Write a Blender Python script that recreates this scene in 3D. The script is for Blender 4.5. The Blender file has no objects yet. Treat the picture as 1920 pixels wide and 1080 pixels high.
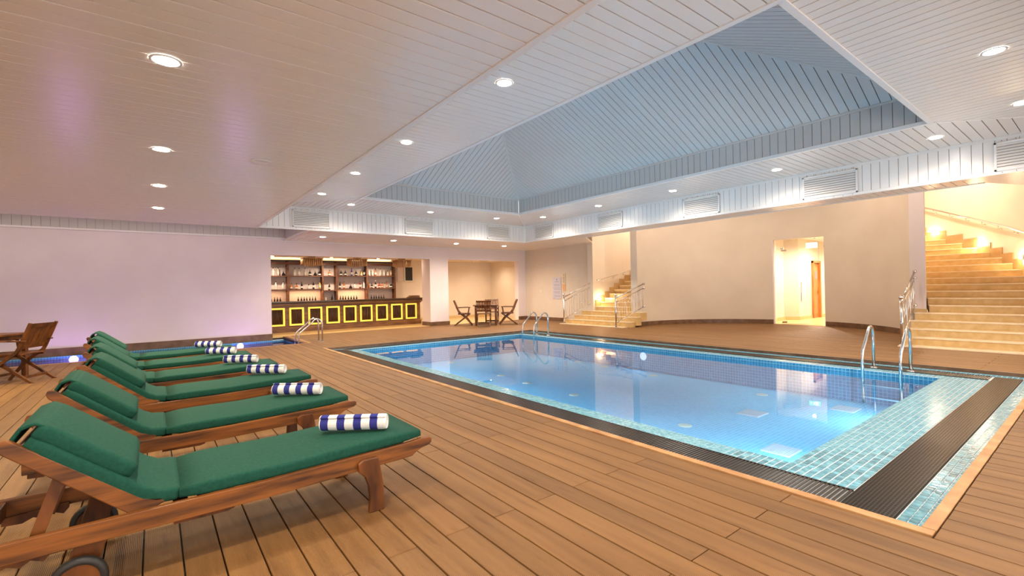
import bpy, bmesh, math, random
from mathutils import Vector, Matrix
random.seed(7)
S = bpy.context.scene
COL = S.collection
PI = math.pi
# ------------------------------------------------------------------ camera
cam_d = bpy.data.cameras.new('camera'); cam = bpy.data.objects.new('camera', cam_d); COL.objects.link(cam)
cam_d.sensor_width = 36.0; cam_d.lens = 36.0*874.7/1920.0; cam_d.clip_start = 0.05; cam_d.clip_end = 200
_y, _p, _r = 0.6552, 0.0023, -0.0200
_F = Vector((math.sin(_y)*math.cos(_p), math.cos(_y)*math.cos(_p), math.sin(_p)))
_R = Vector((math.cos(_y), -math.sin(_y), 0)); _U = _R.cross(_F)
_R2 = _R*math.cos(_r) + _U*math.sin(_r); _U2 = -_R*math.sin(_r) + _U*math.cos(_r)
cam.matrix_world = Matrix(((_R2.x,_U2.x,-_F.x,0),(_R2.y,_U2.y,-_F.y,0),(_R2.z,_U2.z,-_F.z,1.3),(0,0,0,1)))
S.camera = cam
# ------------------------------------------------------------------ world and exposure
W = bpy.data.worlds.new('world'); S.world = W; W.use_nodes = True
W.node_tree.nodes['Background'].inputs[0].default_value = (1.0, 0.88, 0.78, 1)
W.node_tree.nodes['Background'].inputs[1].default_value = 1.3
S.view_settings.view_transform = 'Standard'; S.view_settings.look = 'None'
S.view_settings.gamma = 1.0; S.view_settings.use_curve_mapping = False
S.view_settings.exposure = 1.72
LAMP = 54.0          # watts of a recessed downlight
WARM = (1.0, 0.80, 0.60); NEUT = (1.0, 0.85, 0.71); WHITE = (1.0, 0.94, 0.90)
# ------------------------------------------------------------------ helpers
def tag(o, label=None, cat=None, group=None, kind=None):
    if label: o['label'] = label
    if cat: o['category'] = cat
    if group: o['group'] = group
    if kind: o['kind'] = kind
    return o
def empty(name, loc=(0,0,0), rz=0.0, parent=None):
    o = bpy.data.objects.new(name, None); COL.objects.link(o); o.location = loc; o.rotation_euler = (0,0,rz)
    o.empty_display_size = 0.1
    if parent: o.parent = parent
    return o
class MB:
    def __init__(s): s.v = []; s.f = []; s.sm = []
    def add(s, vs, fs, smooth=False):
        b = len(s.v); s.v += [tuple(v) for v in vs]; s.f += [tuple(i+b for i in f) for f in fs]; s.sm += [smooth]*len(fs); return s
    def box(s, x0, x1, y0, y1, z0, z1):
        return s.add([(x0,y0,z0),(x1,y0,z0),(x1,y1,z0),(x0,y1,z0),(x0,y0,z1),(x1,y0,z1),(x1,y1,z1),(x0,y1,z1)],
                     [(0,3,2,1),(4,5,6,7),(0,1,5,4),(1,2,6,5),(2,3,7,6),(3,0,4,7)])
    def bar(s, a, b, w, h, up=(0,0,1)):
        a = Vector(a); b = Vector(b); d = (b-a).normalized(); u = Vector(up)
        x = d.cross(u)
        if x.length < 1e-5: x = d.cross(Vector((1,0,0)))
        x.normalize(); y = x.cross(d).normalized()
        vs = [p + x*(sx*w/2) + y*(sy*h/2) for p in (a,b) for sx,sy in ((-1,-1),(1,-1),(1,1),(-1,1))]
        return s.add(vs, [(0,3,2,1),(4,5,6,7),(0,1,5,4),(1,2,6,5),(2,3,7,6),(3,0,4,7)])
    def tube(s, pts, r, n=10, cap=True):
        pts = [Vector(p) for p in pts]; vs = []; fs = []
        rr = r if isinstance(r, (list,tuple)) else [r]*len(pts)
        prev = None
        for i,p in enumerate(pts):
            d = (pts[min(i+1,len(pts)-1)] - pts[max(i-1,0)]).normalized()
            if prev is None:
                x = d.cross(Vector((0,0,1)))
                if x.length < 1e-3: x = d.cross(Vector((1,0,0)))
            else: x = prev - d*prev.dot(d)
            x.normalize(); prev = x; y = d.cross(x)
            vs += [p + x*(math.cos(2*PI*k/n)*rr[i]) + y*(math.sin(2*PI*k/n)*rr[i]) for k in range(n)]
        for i in range(len(pts)-1):
            fs += [(i*n+k, i*n+(k+1)%n, (i+1)*n+(k+1)%n, (i+1)*n+k) for k in range(n)]
        s.add(vs, fs, True)
        if cap:
            b = len(s.v)-len(vs); s.f += [tuple(b+k for k in reversed(range(n))), tuple(b+(len(pts)-1)*n+k for k in range(n))]; s.sm += [False]*2
        return s
    def lathe(s, prof, n=16, c=(0,0,0), axis='z', smooth=True):
        vs = []; fs = []
        for r,z in prof:
            for k in range(n):
                a = 2*PI*k/n; q = (r*math.cos(a), r*math.sin(a), z)
                if axis == 'y': q = (q[0], q[2], q[1])
                if axis == 'x': q = (q[2], q[0], q[1])
                vs.append((c[0]+q[0], c[1]+q[1], c[2]+q[2]))
        for i in range(len(prof)-1):
            fs += [(i*n+k, i*n+(k+1)%n, (i+1)*n+(k+1)%n, (i+1)*n+k) for k in range(n)]
        return s.add(vs, fs, smooth)
    def prism(s, poly, y0, y1, plane='xz'):
        n = len(poly)
        f = {'xz': lambda p,t: (p[0],t,p[1]), 'xy': lambda p,t: (p[0],p[1],t), 'yz': lambda p,t: (t,p[0],p[1])}[plane]
        vs = [f(p,y0) for p in poly] + [f(p,y1) for p in poly]
        return s.add(vs, [tuple(range(n)), tuple(reversed(range(n,2*n)))] + [(i,i+n,(i+1)%n+n,(i+1)%n) for i in range(n)])
    def build(s, name, mat, parent=None, loc=None, bevel=0, seg=2, rec=True):
        me = bpy.data.meshes.new(name); me.from_pydata(s.v, [], s.f); me.materials.append(mat)
        me.polygons.foreach_set('use_smooth', s.sm)
        if rec:
            bm = bmesh.new(); bm.from_mesh(me); bmesh.ops.recalc_face_normals(bm, faces=bm.faces); bm.to_mesh(me); bm.free()
        me.update()
        o = bpy.data.objects.new(name, me); COL.objects.link(o)
        if parent: o.parent = parent
        if loc: o.location = loc
        if bevel:
            m = o.modifiers.new('bevel', 'BEVEL'); m.width = bevel; m.segments = seg; m.limit_method = 'ANGLE'; m.angle_limit = math.radians(40)
        return o
def inst(src, name, parent=None, loc=None, rot=None, scale=None):
    o = bpy.data.objects.new(name, src.data); COL.objects.link(o)
    for m in src.modifiers:
        if m.type == 'BEVEL':
            k = o.modifiers.new('bevel','BEVEL'); k.width = m.width; k.segments = m.segments; k.limit_method = 'ANGLE'; k.angle_limit = m.angle_limit
    if parent: o.parent = parent
    if loc is not None: o.location = loc
    if rot is not None: o.rotation_euler = rot
    if scale is not None: o.scale = scale
    return o
def copy_tree(o, parent=None):
    c = o.copy(); COL.objects.link(c); c.parent = parent
    for ch in list(o.children): copy_tree(ch, c)
    return c
def clip(poly, v0, v1):
    def half(P, val, sgn):
        out = []
        for i in range(len(P)):
            a, b = P[i], P[(i+1)%len(P)]; da = (a[1]-val)*sgn; db = (b[1]-val)*sgn
            if da >= 0: out.append(a)
            if (da > 0 and db < 0) or (da < 0 and db > 0):
                t = da/(da-db); out.append((a[0]+(b[0]-a[0])*t, a[1]+(b[1]-a[1])*t))
        return out
    P = half(poly, v0, 1)
    return half(P, v1, -1) if len(P) > 2 else []
def clad(bname, pname, poly, along, normal, pitch, gap, thick, mat, backmat, kind='structure', parent=None, off=0.0, smax=300, jit=0.0):
    """A planar region covered with separate boards; the backing behind them is the parent object."""
    P = [Vector(p) for p in poly]; n = Vector(normal).normalized(); u = Vector(along).normalized(); u = (u-n*u.dot(n)).normalized(); v = n.cross(u)
    o = P[0]; uv = [((p-o).dot(u), (p-o).dot(v)) for p in P]
    to3 = lambda a, h: o + u*a[0] + v*a[1] + n*h
    mb = MB(); k = len(P)
    mb.add([p-n*thick for p in P]+[p-n*(thick+0.03) for p in P], [tuple(range(k)), tuple(reversed(range(k,2*k)))]+[(i,(i+1)%k,(i+1)%k+k,i+k) for i in range(k)])
    back = mb.build(bname, backmat, parent)
    if kind: back['kind'] = kind
    vmin = min(a[1] for a in uv); vmax = max(a[1] for a in uv); q = 0
    t = vmin - (off % pitch)
    while t < vmax:
        c = clip(uv, t+gap/2, t+pitch-gap/2); t += pitch
        if len(c) < 3: continue
        area = abs(sum(c[i][0]*c[(i+1)%len(c)][1]-c[(i+1)%len(c)][0]*c[i][1] for i in range(len(c))))/2
        if area < 0.0008: continue
        m = MB(); h = random.uniform(0, jit); k = len(c)
        m.add([to3(a, h) for a in c]+[to3(a, -thick) for a in c], [tuple(range(k)), tuple(reversed(range(k,2*k)))]+[(i,(i+1)%k,(i+1)%k+k,i+k) for i in range(k)])
        m.build(pname, mat, back); q += 1
    return back
# ------------------------------------------------------------------ materials
def mat(name, color=(.8,.8,.8), rough=.5, metal=0, spec=.5, emit=None, es=0, coat=0):
    m = bpy.data.materials.new(name); m.use_nodes = True; b = m.node_tree.nodes['Principled BSDF']
    b.inputs['Base Color'].default_value = (*color,1); b.inputs['Roughness'].default_value = rough; b.inputs['Metallic'].default_value = metal
    b.inputs['Specular IOR Level'].default_value = spec; b.inputs['Coat Weight'].default_value = coat
    if emit: b.inputs['Emission Color'].default_value = (*emit,1); b.inputs['Emission Strength'].default_value = es
    return m
def nodes(m): return m.node_tree.nodes, m.node_tree.links, m.node_tree.nodes['Principled BSDF']
def noise_mix(m, c1, c2, scale=(5,5,5), detail=4, lo=.35, hi=.65, coord='Object', bump=0, rand=0.0, rough=None):
    N, L, b = nodes(m)
    tc = N.new('ShaderNodeTexCoord'); mp = N.new('ShaderNodeMapping'); mp.inputs['Scale'].default_value = scale
    nz = N.new('ShaderNodeTexNoise'); nz.inputs['Scale'].default_value = 1; nz.inputs['Detail'].default_value = detail
    cr = N.new('ShaderNodeValToRGB'); cr.color_ramp.elements[0].position = lo; cr.color_ramp.elements[1].position = hi
    cr.color_ramp.elements[0].color = (*c1,1); cr.color_ramp.elements[1].color = (*c2,1)
    L.new(tc.outputs[coord], mp.inputs[0]); L.new(mp.outputs[0], nz.inputs['Vector']); L.new(nz.outputs[0], cr.inputs[0])
    out = cr.outputs[0]
    if rand:
        oi = N.new('ShaderNodeObjectInfo'); mr = N.new('ShaderNodeMapRange'); mr.inputs['To Min'].default_value = 1-rand; mr.inputs['To Max'].default_value = 1+rand
        hs = N.new('ShaderNodeHueSaturation'); L.new(oi.outputs['Random'], mr.inputs[0]); L.new(mr.outputs[0], hs.inputs['Value'])
        L.new(out, hs.inputs['Color']); out = hs.outputs[0]
        # shift the grain of every object
        ad = N.new('ShaderNodeVectorMath'); ad.operation = 'ADD'; sc = N.new('ShaderNodeMath'); sc.operation = 'MULTIPLY'; sc.inputs[1].default_value = 37.0
        L.new(oi.outputs['Random'], sc.inputs[0]); L.new(mp.outputs[0], ad.inputs[0]); L.new(sc.outputs[0], ad.inputs[1]); L.new(ad.outputs[0], nz.inputs['Vector'])
    L.new(out, b.inputs['Base Color'])
    if bump:
        bp = N.new('ShaderNodeBump'); bp.inputs['Strength'].default_value = bump; bp.inputs['Distance'].default_value = .01
        L.new(nz.outputs[0], bp.inputs['Height']); L.new(bp.outputs[0], b.inputs['Normal'])
    return m
M = {}
M['wall'] = noise_mix(mat('white plaster', rough=.75, spec=.3), (.78,.69,.69), (.82,.73,.73), (1.2,1.2,1.2))
M['wall_warm'] = noise_mix(mat('cream plaster', rough=.55, spec=.35), (.70,.60,.49), (.74,.64,.53), (1.2,1.2,1.2))
M['bar_wall'] = mat('pinkish plaster', (.74,.62,.56), .6)
M['ceil'] = mat('glossy white ceiling board', (.84,.79,.74), .27, spec=.5)
M['ceilback'] = mat('grey-brown joint', (.27,.22,.18), .8)
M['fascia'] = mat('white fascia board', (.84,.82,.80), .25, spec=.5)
M['fasback'] = mat('grey joint', (.42,.38,.35), .8)
M['vault'] = noise_mix(mat('pale blue board', rough=.3, spec=.45), (.64,.60,.57), (.67,.63,.60), (.6,.6,.6))
M['vback'] = mat('blue-grey joint', (.13,.14,.15), .8)
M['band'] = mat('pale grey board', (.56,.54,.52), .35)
M['trim'] = mat('white angle trim', (.82,.80,.78), .3)
M['skirt'] = noise_mix(mat('brown tile skirting', rough=.35), (.13,.065,.035), (.20,.11,.065), (6,6,6))
M['skirt_y'] = noise_mix(mat('cream tile skirting', rough=.3), (.58,.40,.18), (.66,.48,.25), (3,3,3))
M['chrome'] = mat('polished steel', (.72,.70,.68), .16, 1)
M['lens'] = mat('lamp lens', (1,1,1), .4, emit=(1,.95,.88), es=28)
M['lens_w'] = mat('warm lamp lens', (1,1,1), .4, emit=(1,.80,.5), es=30)
M['ring'] = mat('lamp ring', (.8,.8,.8), .3)
M['green'] = noise_mix(mat('green canvas', rough=.85, spec=.25), (.005,.056,.036), (.008,.070,.046), (60,60,60), bump=.15)
M['navy'] = mat('navy terry', (.03,.035,.20), .95)
M['black'] = mat('black rubber', (.012,.011,.010), .5)
M['dark'] = mat('dark void', (.02,.018,.015), .9)
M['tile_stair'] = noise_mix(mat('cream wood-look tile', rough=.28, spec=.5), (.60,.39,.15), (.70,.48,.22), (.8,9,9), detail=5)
M['teak'] = noise_mix(mat('weathered teak', rough=.45, spec=.4), (.045,.016,.006), (.235,.080,.015), (2.2,22,22), detail=6, lo=.34, hi=.60, rand=.12)
M['teak_d'] = noise_mix(mat('dark teak', rough=.4, spec=.4), (.040,.013,.005), (.18,.058,.012), (10,10,2.5), detail=5, lo=.32, hi=.62, rand=.15)
M['teak_w'] = noise_mix(mat('worn bleached teak', rough=.7), (.25,.14,.09), (.55,.38,.30), (14,14,14), detail=6)
M['barwood'] = noise_mix(mat('walnut stained wood', rough=.35), (.12,.050,.017), (.26,.115,.036), (2,2,9), detail=5)
M['shelf'] = noise_mix(mat('shelf wood', rough=.5), (.10,.035,.015), (.20,.075,.03), (2,8,8), detail=5)
M['bamboo'] = noise_mix(mat('bamboo', rough=.5), (.42,.22,.08), (.62,.36,.16), (9,9,3))
M['stick'] = noise_mix(mat('dark split sticks', rough=.6), (.04,.016,.007), (.16,.075,.03), (40,40,3))
M['gold'] = mat('lit yellow frame', (.55,.33,.06), .4, emit=(1,.55,.06), es=.42)
M['water_tile'] = None
def deck_mat():
    m = mat('brown composite deck board', rough=.5, spec=.35); N, L, b = nodes(m)
    noise_mix(m, (.150,.069,.022), (.275,.138,.046), (14,.9,4), detail=6, lo=.2, hi=.8, rand=.11)
    base = b.inputs['Base Color'].links[0].from_socket
    tc = N.new('ShaderNodeTexCoord'); nz = N.new('ShaderNodeTexNoise'); nz.inputs['Scale'].default_value = 1; nz.inputs['Detail'].default_value = 5
    mp = N.new('ShaderNodeMapping'); mp.inputs['Scale'].default_value = (14,3.2,1)
    cr = N.new('ShaderNodeValToRGB'); cr.color_ramp.elements[0].position = .58; cr.color_ramp.elements[1].position = .72
    cr.color_ramp.elements[0].color = (1,1,1,1); cr.color_ramp.elements[1].color = (.45,.34,.28,1)
    mx = N.new('ShaderNodeMixRGB'); mx.blend_type = 'MULTIPLY'; mx.inputs[0].default_value = .6
    L.new(tc.outputs['Object'], mp.inputs[0]); L.new(mp.outputs[0], nz.inputs['Vector']); L.new(nz.outputs[0], cr.inputs[0])
    L.new(base, mx.inputs[1]); L.new(cr.outputs[0], mx.inputs[2]); L.new(mx.outputs[0], b.inputs['Base Color'])
    # fine anti-slip grooves running along the board
    sx = N.new('ShaderNodeSeparateXYZ'); L.new(tc.outputs['Object'], sx.inputs[0])
    ml = N.new('ShaderNodeMath'); ml.operation = 'MULTIPLY'; ml.inputs[1].default_value = 2*PI/.0075; L.new(sx.outputs[0], ml.inputs[0])
    sn = N.new('ShaderNodeMath'); sn.operation = 'SINE'; L.new(ml.outputs[0], sn.inputs[0])
    bp = N.new('ShaderNodeBump'); bp.inputs['Strength'].default_value = .55; bp.inputs['Distance'].default_value = .0015
    L.new(sn.outputs[0], bp.inputs['Height']); L.new(bp.outputs[0], b.inputs['Normal'])
    return m
M['deck'] = deck_mat()
M['coping'] = noise_mix(mat('orange coping timber', rough=.5), (.36,.17,.06), (.56,.32,.135), (5,5,5), detail=4, lo=.3, hi=.7)
def water_mat(name, tint, rough=.012, bump=.02):
    m = bpy.data.materials.new(name); m.use_nodes = True; N = m.node_tree.nodes; L = m.node_tree.links; N.clear()
    out = N.new('ShaderNodeOutputMaterial'); mix = N.new('ShaderNodeMixShader'); fr = N.new('ShaderNodeFresnel'); fr.inputs[0].default_value = 1.47
    tr = N.new('ShaderNodeBsdfTransparent'); tr.inputs[0].default_value = (*tint,1); gl = N.new('ShaderNodeBsdfGlossy'); gl.inputs['Roughness'].default_value = rough
    nz = N.new('ShaderNodeTexNoise'); nz.inputs['Scale'].default_value = 1.6; nz.inputs['Detail'].default_value = 2
    tc = N.new('ShaderNodeTexCoord'); bp = N.new('ShaderNodeBump'); bp.inputs['Strength'].default_value = bump; bp.inputs['Distance'].default_value = .05
    L.new(tc.outputs['Object'], nz.inputs['Vector']); L.new(nz.outputs[0], bp.inputs['Height']); L.new(bp.outputs[0], gl.inputs['Normal']); L.new(bp.outputs[0], fr.inputs['Normal'])
    L.new(fr.outputs[0], mix.inputs[0]); L.new(tr.outputs[0], mix.inputs[1]); L.new(gl.outputs[0], mix.inputs[2]); L.new(mix.outputs[0], out.inputs[0])
    return m
M['water'] = water_mat('pool water', (.62,.86,.97)); M['water_s'] = water_mat('small pool water', (.72,.80,.95))
def mosaic(name, c1, c2, grout, size=.052, rough=.7):
    m = mat(name, rough=rough); N, L, b = nodes(m)
    tc = N.new('ShaderNodeTexCoord'); sx = N.new('ShaderNodeSeparateXYZ'); L.new(tc.outputs['Object'], sx.inputs[0])
    ge = N.new('ShaderNodeNewGeometry'); sn = N.new('ShaderNodeSeparateXYZ'); L.new(ge.outputs['Normal'], sn.inputs[0])
    def math_(op, a, bb=None, v=None):
        n = N.new('ShaderNodeMath'); n.operation = op; L.new(a, n.inputs[0])
        if bb is not None: L.new(bb, n.inputs[1])
        if v is not None: n.inputs[1].default_value = v
        return n.outputs[0]
    lines = []
    for ax in range(3):
        fr = math_('FRACT', math_('DIVIDE', sx.outputs[ax], v=size)); e = math_('ABSOLUTE', math_('SUBTRACT', fr, v=.5)); g = math_('GREATER_THAN', e, v=.43)
        ok = math_('LESS_THAN', math_('ABSOLUTE', sn.outputs[ax]), v=.5); lines.append(math_('MULTIPLY', g, ok))
    g = math_('MAXIMUM', math_('MAXIMUM', lines[0], lines[1]), lines[2])
    sv = N.new('ShaderNodeVectorMath'); sv.operation = 'SNAP'; sv.inputs[1].default_value = (size,)*3; L.new(tc.outputs['Object'], sv.inputs[0])
    wn = N.new('ShaderNodeTexWhiteNoise'); L.new(sv.outputs[0], wn.inputs[0])
    mx = N.new('ShaderNodeMixRGB'); L.new(wn.outputs[0], mx.inputs[0]); mx.inputs[1].default_value = (*c1,1); mx.inputs[2].default_value = (*c2,1)
    m2 = N.new('ShaderNodeMixRGB'); L.new(g, m2.inputs[0]); L.new(mx.outputs[0], m2.inputs[1]); m2.inputs[2].default_value = (*grout,1); L.new(m2.outputs[0], b.inputs['Base Color'])
    return m
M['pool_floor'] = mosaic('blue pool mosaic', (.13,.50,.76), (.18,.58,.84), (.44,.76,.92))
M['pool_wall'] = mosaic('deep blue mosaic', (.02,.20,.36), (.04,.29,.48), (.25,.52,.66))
M['tile'] = noise_mix(mat('blue-green glazed tile', rough=.09, spec=.6), (.09,.29,.39), (.19,.44,.54), (25,25,25), rand=.28, bump=.25)
M['grout'] = mat('pale wet grout', (.78,.84,.84), .2)
M['grate'] = mat('black grating', (.014,.010,.009), .30, spec=.6)
M['bottle_dark'] = mat('dark glass', (.012,.008,.010), .12); M['bottle_clear'] = mat('clear glass', (.62,.56,.52), .1)
M['bottle_amber'] = mat('amber glass', (.38,.12,.03), .15); M['bottle_blue'] = mat('blue glass', (.05,.06,.25), .15)
M['bottle_red'] = mat('red glass', (.28,.03,.02), .15); M['bottle_yellow'] = mat('yellow spirit', (.70,.46,.10), .2); M['bottle_white'] = mat('white bottle', (.78,.74,.70), .3)
M['label_w'] = mat('cream paper label', (.75,.68,.58), .7)
M['paper'] = mat('white-lilac paper', (.62,.58,.64), .6); M['ink'] = mat('grey ink', (.24,.22,.26), .8); M['orange'] = mat('orange print', (.75,.40,.18), .6); M['yellowp'] = mat('cream print', (.78,.62,.40), .6)
M['door_wood'] = noise_mix(mat('honey door wood', rough=.35), (.36,.13,.03), (.52,.22,.06), (12,12,2), detail=5)
M['exit_g'] = mat('exit sign green', (.1,.6,.4), .5, emit=(.30,.85,.62), es=.8); M['exit_w'] = mat('exit sign white', (.9,.9,.9), .5, emit=(.9,1,.92), es=1.6)
def glass_mat():
    m = bpy.data.materials.new('clear door glass'); m.use_nodes = True; N = m.node_tree.nodes; L = m.node_tree.links; N.clear()
    out = N.new('ShaderNodeOutputMaterial'); mix = N.new('ShaderNodeMixShader'); fr = N.new('ShaderNodeFresnel'); fr.inputs[0].default_value = 1.3
    tr = N.new('ShaderNodeBsdfTransparent'); tr.inputs[0].default_value = (.96,.98,.97,1); gl = N.new('ShaderNodeBsdfGlossy'); gl.inputs['Roughness'].default_value = .02
    L.new(fr.outputs[0], mix.inputs[0]); L.new(tr.outputs[0], mix.inputs[1]); L.new(gl.outputs[0], mix.inputs[2]); L.new(mix.outputs[0], out.inputs[0]); return m
M['glass'] = glass_mat()
M['mirror'] = mat('dark chalkboard', (.018,.02,.018), .3)
# ------------------------------------------------------------------ key dimensions
ZB, ZT, ZV = 2.92, 3.49, 3.93          # low ceiling, ring soffit, foot of the vault
XL, XR, YB, YN = 2.02, 10.34, 12.65, -.30
RX0, RX1, RY0, RY1 = 3.885, 8.56, 1.58, 10.74
CX, CY = 12.64, 6.14                    # centre of the curved bay
# ------------------------------------------------------------------ floor
floor = MB().box(-7,3.10,-3,12.85,-.09,-.035).box(3.10,9.46,-3,.59,-.09,-.035).box(9.46,16.4,-3,15.5,-.09,-.035).box(3.10,9.46,11.36,15.5,-.09,-.035).box(-7,3.1,15.49,21,-.09,-.035).box(3.1,16.4,15.5,21,-.09,-.035).box(16.4,24,4.4,9.5,-.09,-.035).build('floor', M['dark'])
floor['kind'] = 'structure'
def deck():
    """Boards 15.8 cm wide running along Y; 300 nearest as parts, the others one piece."""
    pitch, gap = .158, .007; boards = []
    k0 = int(-7/pitch)
    cuts_even = [1.25+2.15*n for n in range(-2,10)]; cuts_odd = [2.19+2.15*n for n in range(-3,10)]
    for k in range(k0, 104):
        x0 = .098 + k*pitch; x1 = x0+pitch; xc = (x0+x1)/2
        if xc > 15.9: break
        spans = [(-1.0,15.5)]
        if xc < 3.10: spans = [(-1.0,12.85)]
        elif xc < 9.42: spans = [(-1.0,.59),(11.36,15.5)]
        if 3.10 <= x1 and x0 < 3.10: x1 = 3.095
        if xc >= 3.10 and x0 < 3.10: x0 = 3.105
        if xc > 9.42 and x0 < 9.42: x0 = 9.425
        if xc > 12.65: spans = [(9.62-.0,9.65)]
        if xc > 12.65:
            # inside the curved bay only
            h = math.sqrt(max(0,3.43**2-(xc-CX)**2)); spans = [(CY-h if xc > 13.6 else 2.6, CY+h)]
            if xc < 13.3: spans = [(2.62, CY+h)]
        cuts = cuts_even if k % 2 == 0 else cuts_odd
        for a,b in spans:
            cc = [c for c in cuts if a+.05 < c < b-.05]; ed = [a]+cc+[b]
            for s,e in zip(ed[:-1], ed[1:]): boards.append((x0+gap/2, x1-gap/2, s+.002, e-.002))
    def vis(b):
        x = (b[0]+b[1])/2; y = (b[2]+b[3])/2; d = x*_F.x+y*_F.y
        r = x*_R.x+y*_R.y
        if d < .3 or abs(r)/d > 1.25: return 99+abs(x)+abs(y)
        return d
    boards.sort(key=vis)
    protos = {}
    rest = MB()
    for i,(x0,x1,y0,y1) in enumerate(boards):
        if i < 300:
            h = random.uniform(0,.0012)
            m = MB().box(x0-(x0+x1)/2, x1-(x0+x1)/2, y0-(y0+y1)/2, y1-(y0+y1)/2, -.034, 0)
            m.build('plank', M['deck'], floor, loc=((x0+x1)/2,(y0+y1)/2,h), bevel=.0022, seg=1)
        else: rest.box(x0,x1,y0,y1,-.034,0)
    r = rest.build('far_planks', M['deck'], floor); r['kind'] = 'stuff'
deck()
# alcove floors behind the wall openings, slightly glossy cream tiles
MB().box(-1,13.4,15.5,19.2,-.034,.0).build('floor', M['tile_stair'])['kind'] = 'structure'
MB().box(16.0,22.5,4.6,9.2,-.034,.002).build('floor', M['tile_stair'])['kind'] = 'structure'
# pool shell
pool = empty('swimming_pool', (0,0,0)); tag(pool, 'large rectangular blue swimming pool with tiled rim and black gratings', 'swimming pool')
WX0, WX1, WY0, WY1 = 3.80, 8.66, 1.53, 10.92; PF = -.56; LZ = -.05
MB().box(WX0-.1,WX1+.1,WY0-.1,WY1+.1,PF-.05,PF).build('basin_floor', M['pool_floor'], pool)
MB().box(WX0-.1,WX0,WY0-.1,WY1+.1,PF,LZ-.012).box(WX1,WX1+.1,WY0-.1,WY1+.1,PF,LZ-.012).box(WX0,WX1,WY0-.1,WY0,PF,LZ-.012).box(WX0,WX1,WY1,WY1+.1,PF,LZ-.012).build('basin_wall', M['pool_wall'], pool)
def ledge_boxes(mb, z0, z1):
    mb.box(3.16,WX0,.59,11.45,z0,z1).box(WX1,9.50,.59,11.45,z0,z1).box(WX0,WX1,.59,WY0,z0,z1).box(WX0,WX1,WY1,11.45,z0,z1); return mb
ledge_boxes(MB(), LZ-.0115, LZ-.004).build('rim_bed', M['grout'], pool)
w = MB().add([(WX0,WY0,-.12),(WX1,WY0,-.12),(WX1,WY1,-.12),(WX0,WY1,-.12)],[(0,1,2,3)]).build('water', M['water'], pool, rec=False); tag(w, kind='stuff')
# rim tiles, 5.2 cm mosaic pieces
def rim_tiles():
    cells = []
    p = .0523
    def region(x0,x1,y0,y1):
        nx = max(1,round((x1-x0)/p)); ny = max(1,round((y1-y0)/p)); dx = (x1-x0)/nx; dy = (y1-y0)/ny
        for i in range(nx):
            for j in range(ny): cells.append((x0+(i+.5)*dx, y0+(j+.5)*dy, dx, dy))
    region(3.60,WX0,1.066,11.0)        # beside the near grating
    region(WX0,8.85,1.066,WY0)         # broad ledge at the near end
    region(3.30,9.40,.65,.79)         # outer strip at the near end
    region(WX1,8.86,WY0,11.0); region(WX0,WX1,WY1,11.05); region(9.212,9.412,.80,11.24); region(3.25,9.41,11.25,11.34)
    cells.sort(key=lambda c: c[0]*_F.x+c[1]*_F.y)
    proto = MB().box(-.0219,.0219,-.0219,.0219,-.008,0).build('tile', M['tile'], pool, bevel=.002, seg=1)
    rest = MB()
    for i,(x,y,dx,dy) in enumerate(cells):
        z = LZ+random.uniform(-.0008,.0008)
        if i == 0: proto.location = (x,y,z)
        elif i < 300: inst(proto, 'tile', pool, (x,y,z))
        else: rest.box(x-.0219,x+.0219,y-.0219,y+.0219,z-.008,z)
    r = rest.build('far_tiles', M['tile'], pool); r['kind'] = 'stuff'
rim_tiles()
# gratings: black slats across the channel
def grating(x0,x1,y0,y1,across,label):
    g = MB().box(x0,x1,y0,y1,LZ-.02,LZ-.012); 
    base = g.build('grating', M['dark'], pool)
    n = MB(); p = .02
    if across == 'x':
        t = y0+p/2; p = .027
        while t < y1-.004: n.box(x0+.004,x1-.004,t-.0075,t+.0075,LZ-.012,LZ+.006); t += p
        n.box(x0,x0+.008,y0,y1,LZ-.012,LZ+.008).box(x1-.008,x1,y0,y1,LZ-.012,LZ+.008)
    else:
        t = x0+p/2
        while t < x1-.004: n.box(t-.0058,t+.0058,y0+.004,y1-.004,LZ-.012,LZ+.006); t += p
        n.box(x0,x1,y0,y0+.008,LZ-.012,LZ+.008).box(x0,x1,y1-.008,y1,LZ-.012,LZ+.008)
    o = n.build('grate_slats', M['grate'], base, rec=False); o['kind'] = 'stuff'
grating(3.235,3.575,1.065,11.20,'x','near'); grating(8.87,9.20,1.09,11.20,'x','far'); grating(3.58,8.87,11.05,11.24,'y','back')
# broad wet mat over the near end channel: fine mesh
def mesh_mat():
    base = MB().box(3.28,9.20,.795,1.062,LZ-.02,LZ+.001).build('grating', M['dark'], pool)
    n = MB(); t = 3.29
    while t < 9.19: n.box(t-.0048,t+.0048,.80,1.058,LZ,LZ+.0055); t += .0185
    t = .806
    while t < 1.058: n.box(3.285,9.195,t-.0032,t+.0032,LZ,LZ+.0048); t += .0195
    o = n.build('grate_slats', M['grate'], base, rec=False); o['kind'] = 'stuff'
mesh_mat()
# coping timber round the rim
def coping():
    segs = [(.595+1.9*i, min(.595+1.9*(i+1),11.45)) for i in range(6)]
    for a,b in segs: MB().box(3.125,3.195,a+.002,b-.002,-.05,.004).build('coping_board', M['coping'], pool, bevel=.004)
    xs = [3.20,5.02,7.05,9.46]
    for a,b in zip(xs[:-1],xs[1:]): MB().box(a+.002,b-.002,.595,.655,-.05,.004).build('coping_board', M['coping'], pool, bevel=.004)
coping()
for a in range(6):
    MB().box(9.415,9.45,.60+1.83*a+.002,.60+1.83*(a+1)-.002,-.09,.002).build('coping_board', M['skirt'], pool, bevel=.003)
for a in range(3):
    MB().box(3.15+2.08*a,3.15+2.08*(a+1)-.003,11.345,11.38,-.09,.002).build('coping_board', M['skirt'], pool, bevel=.003)
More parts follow.
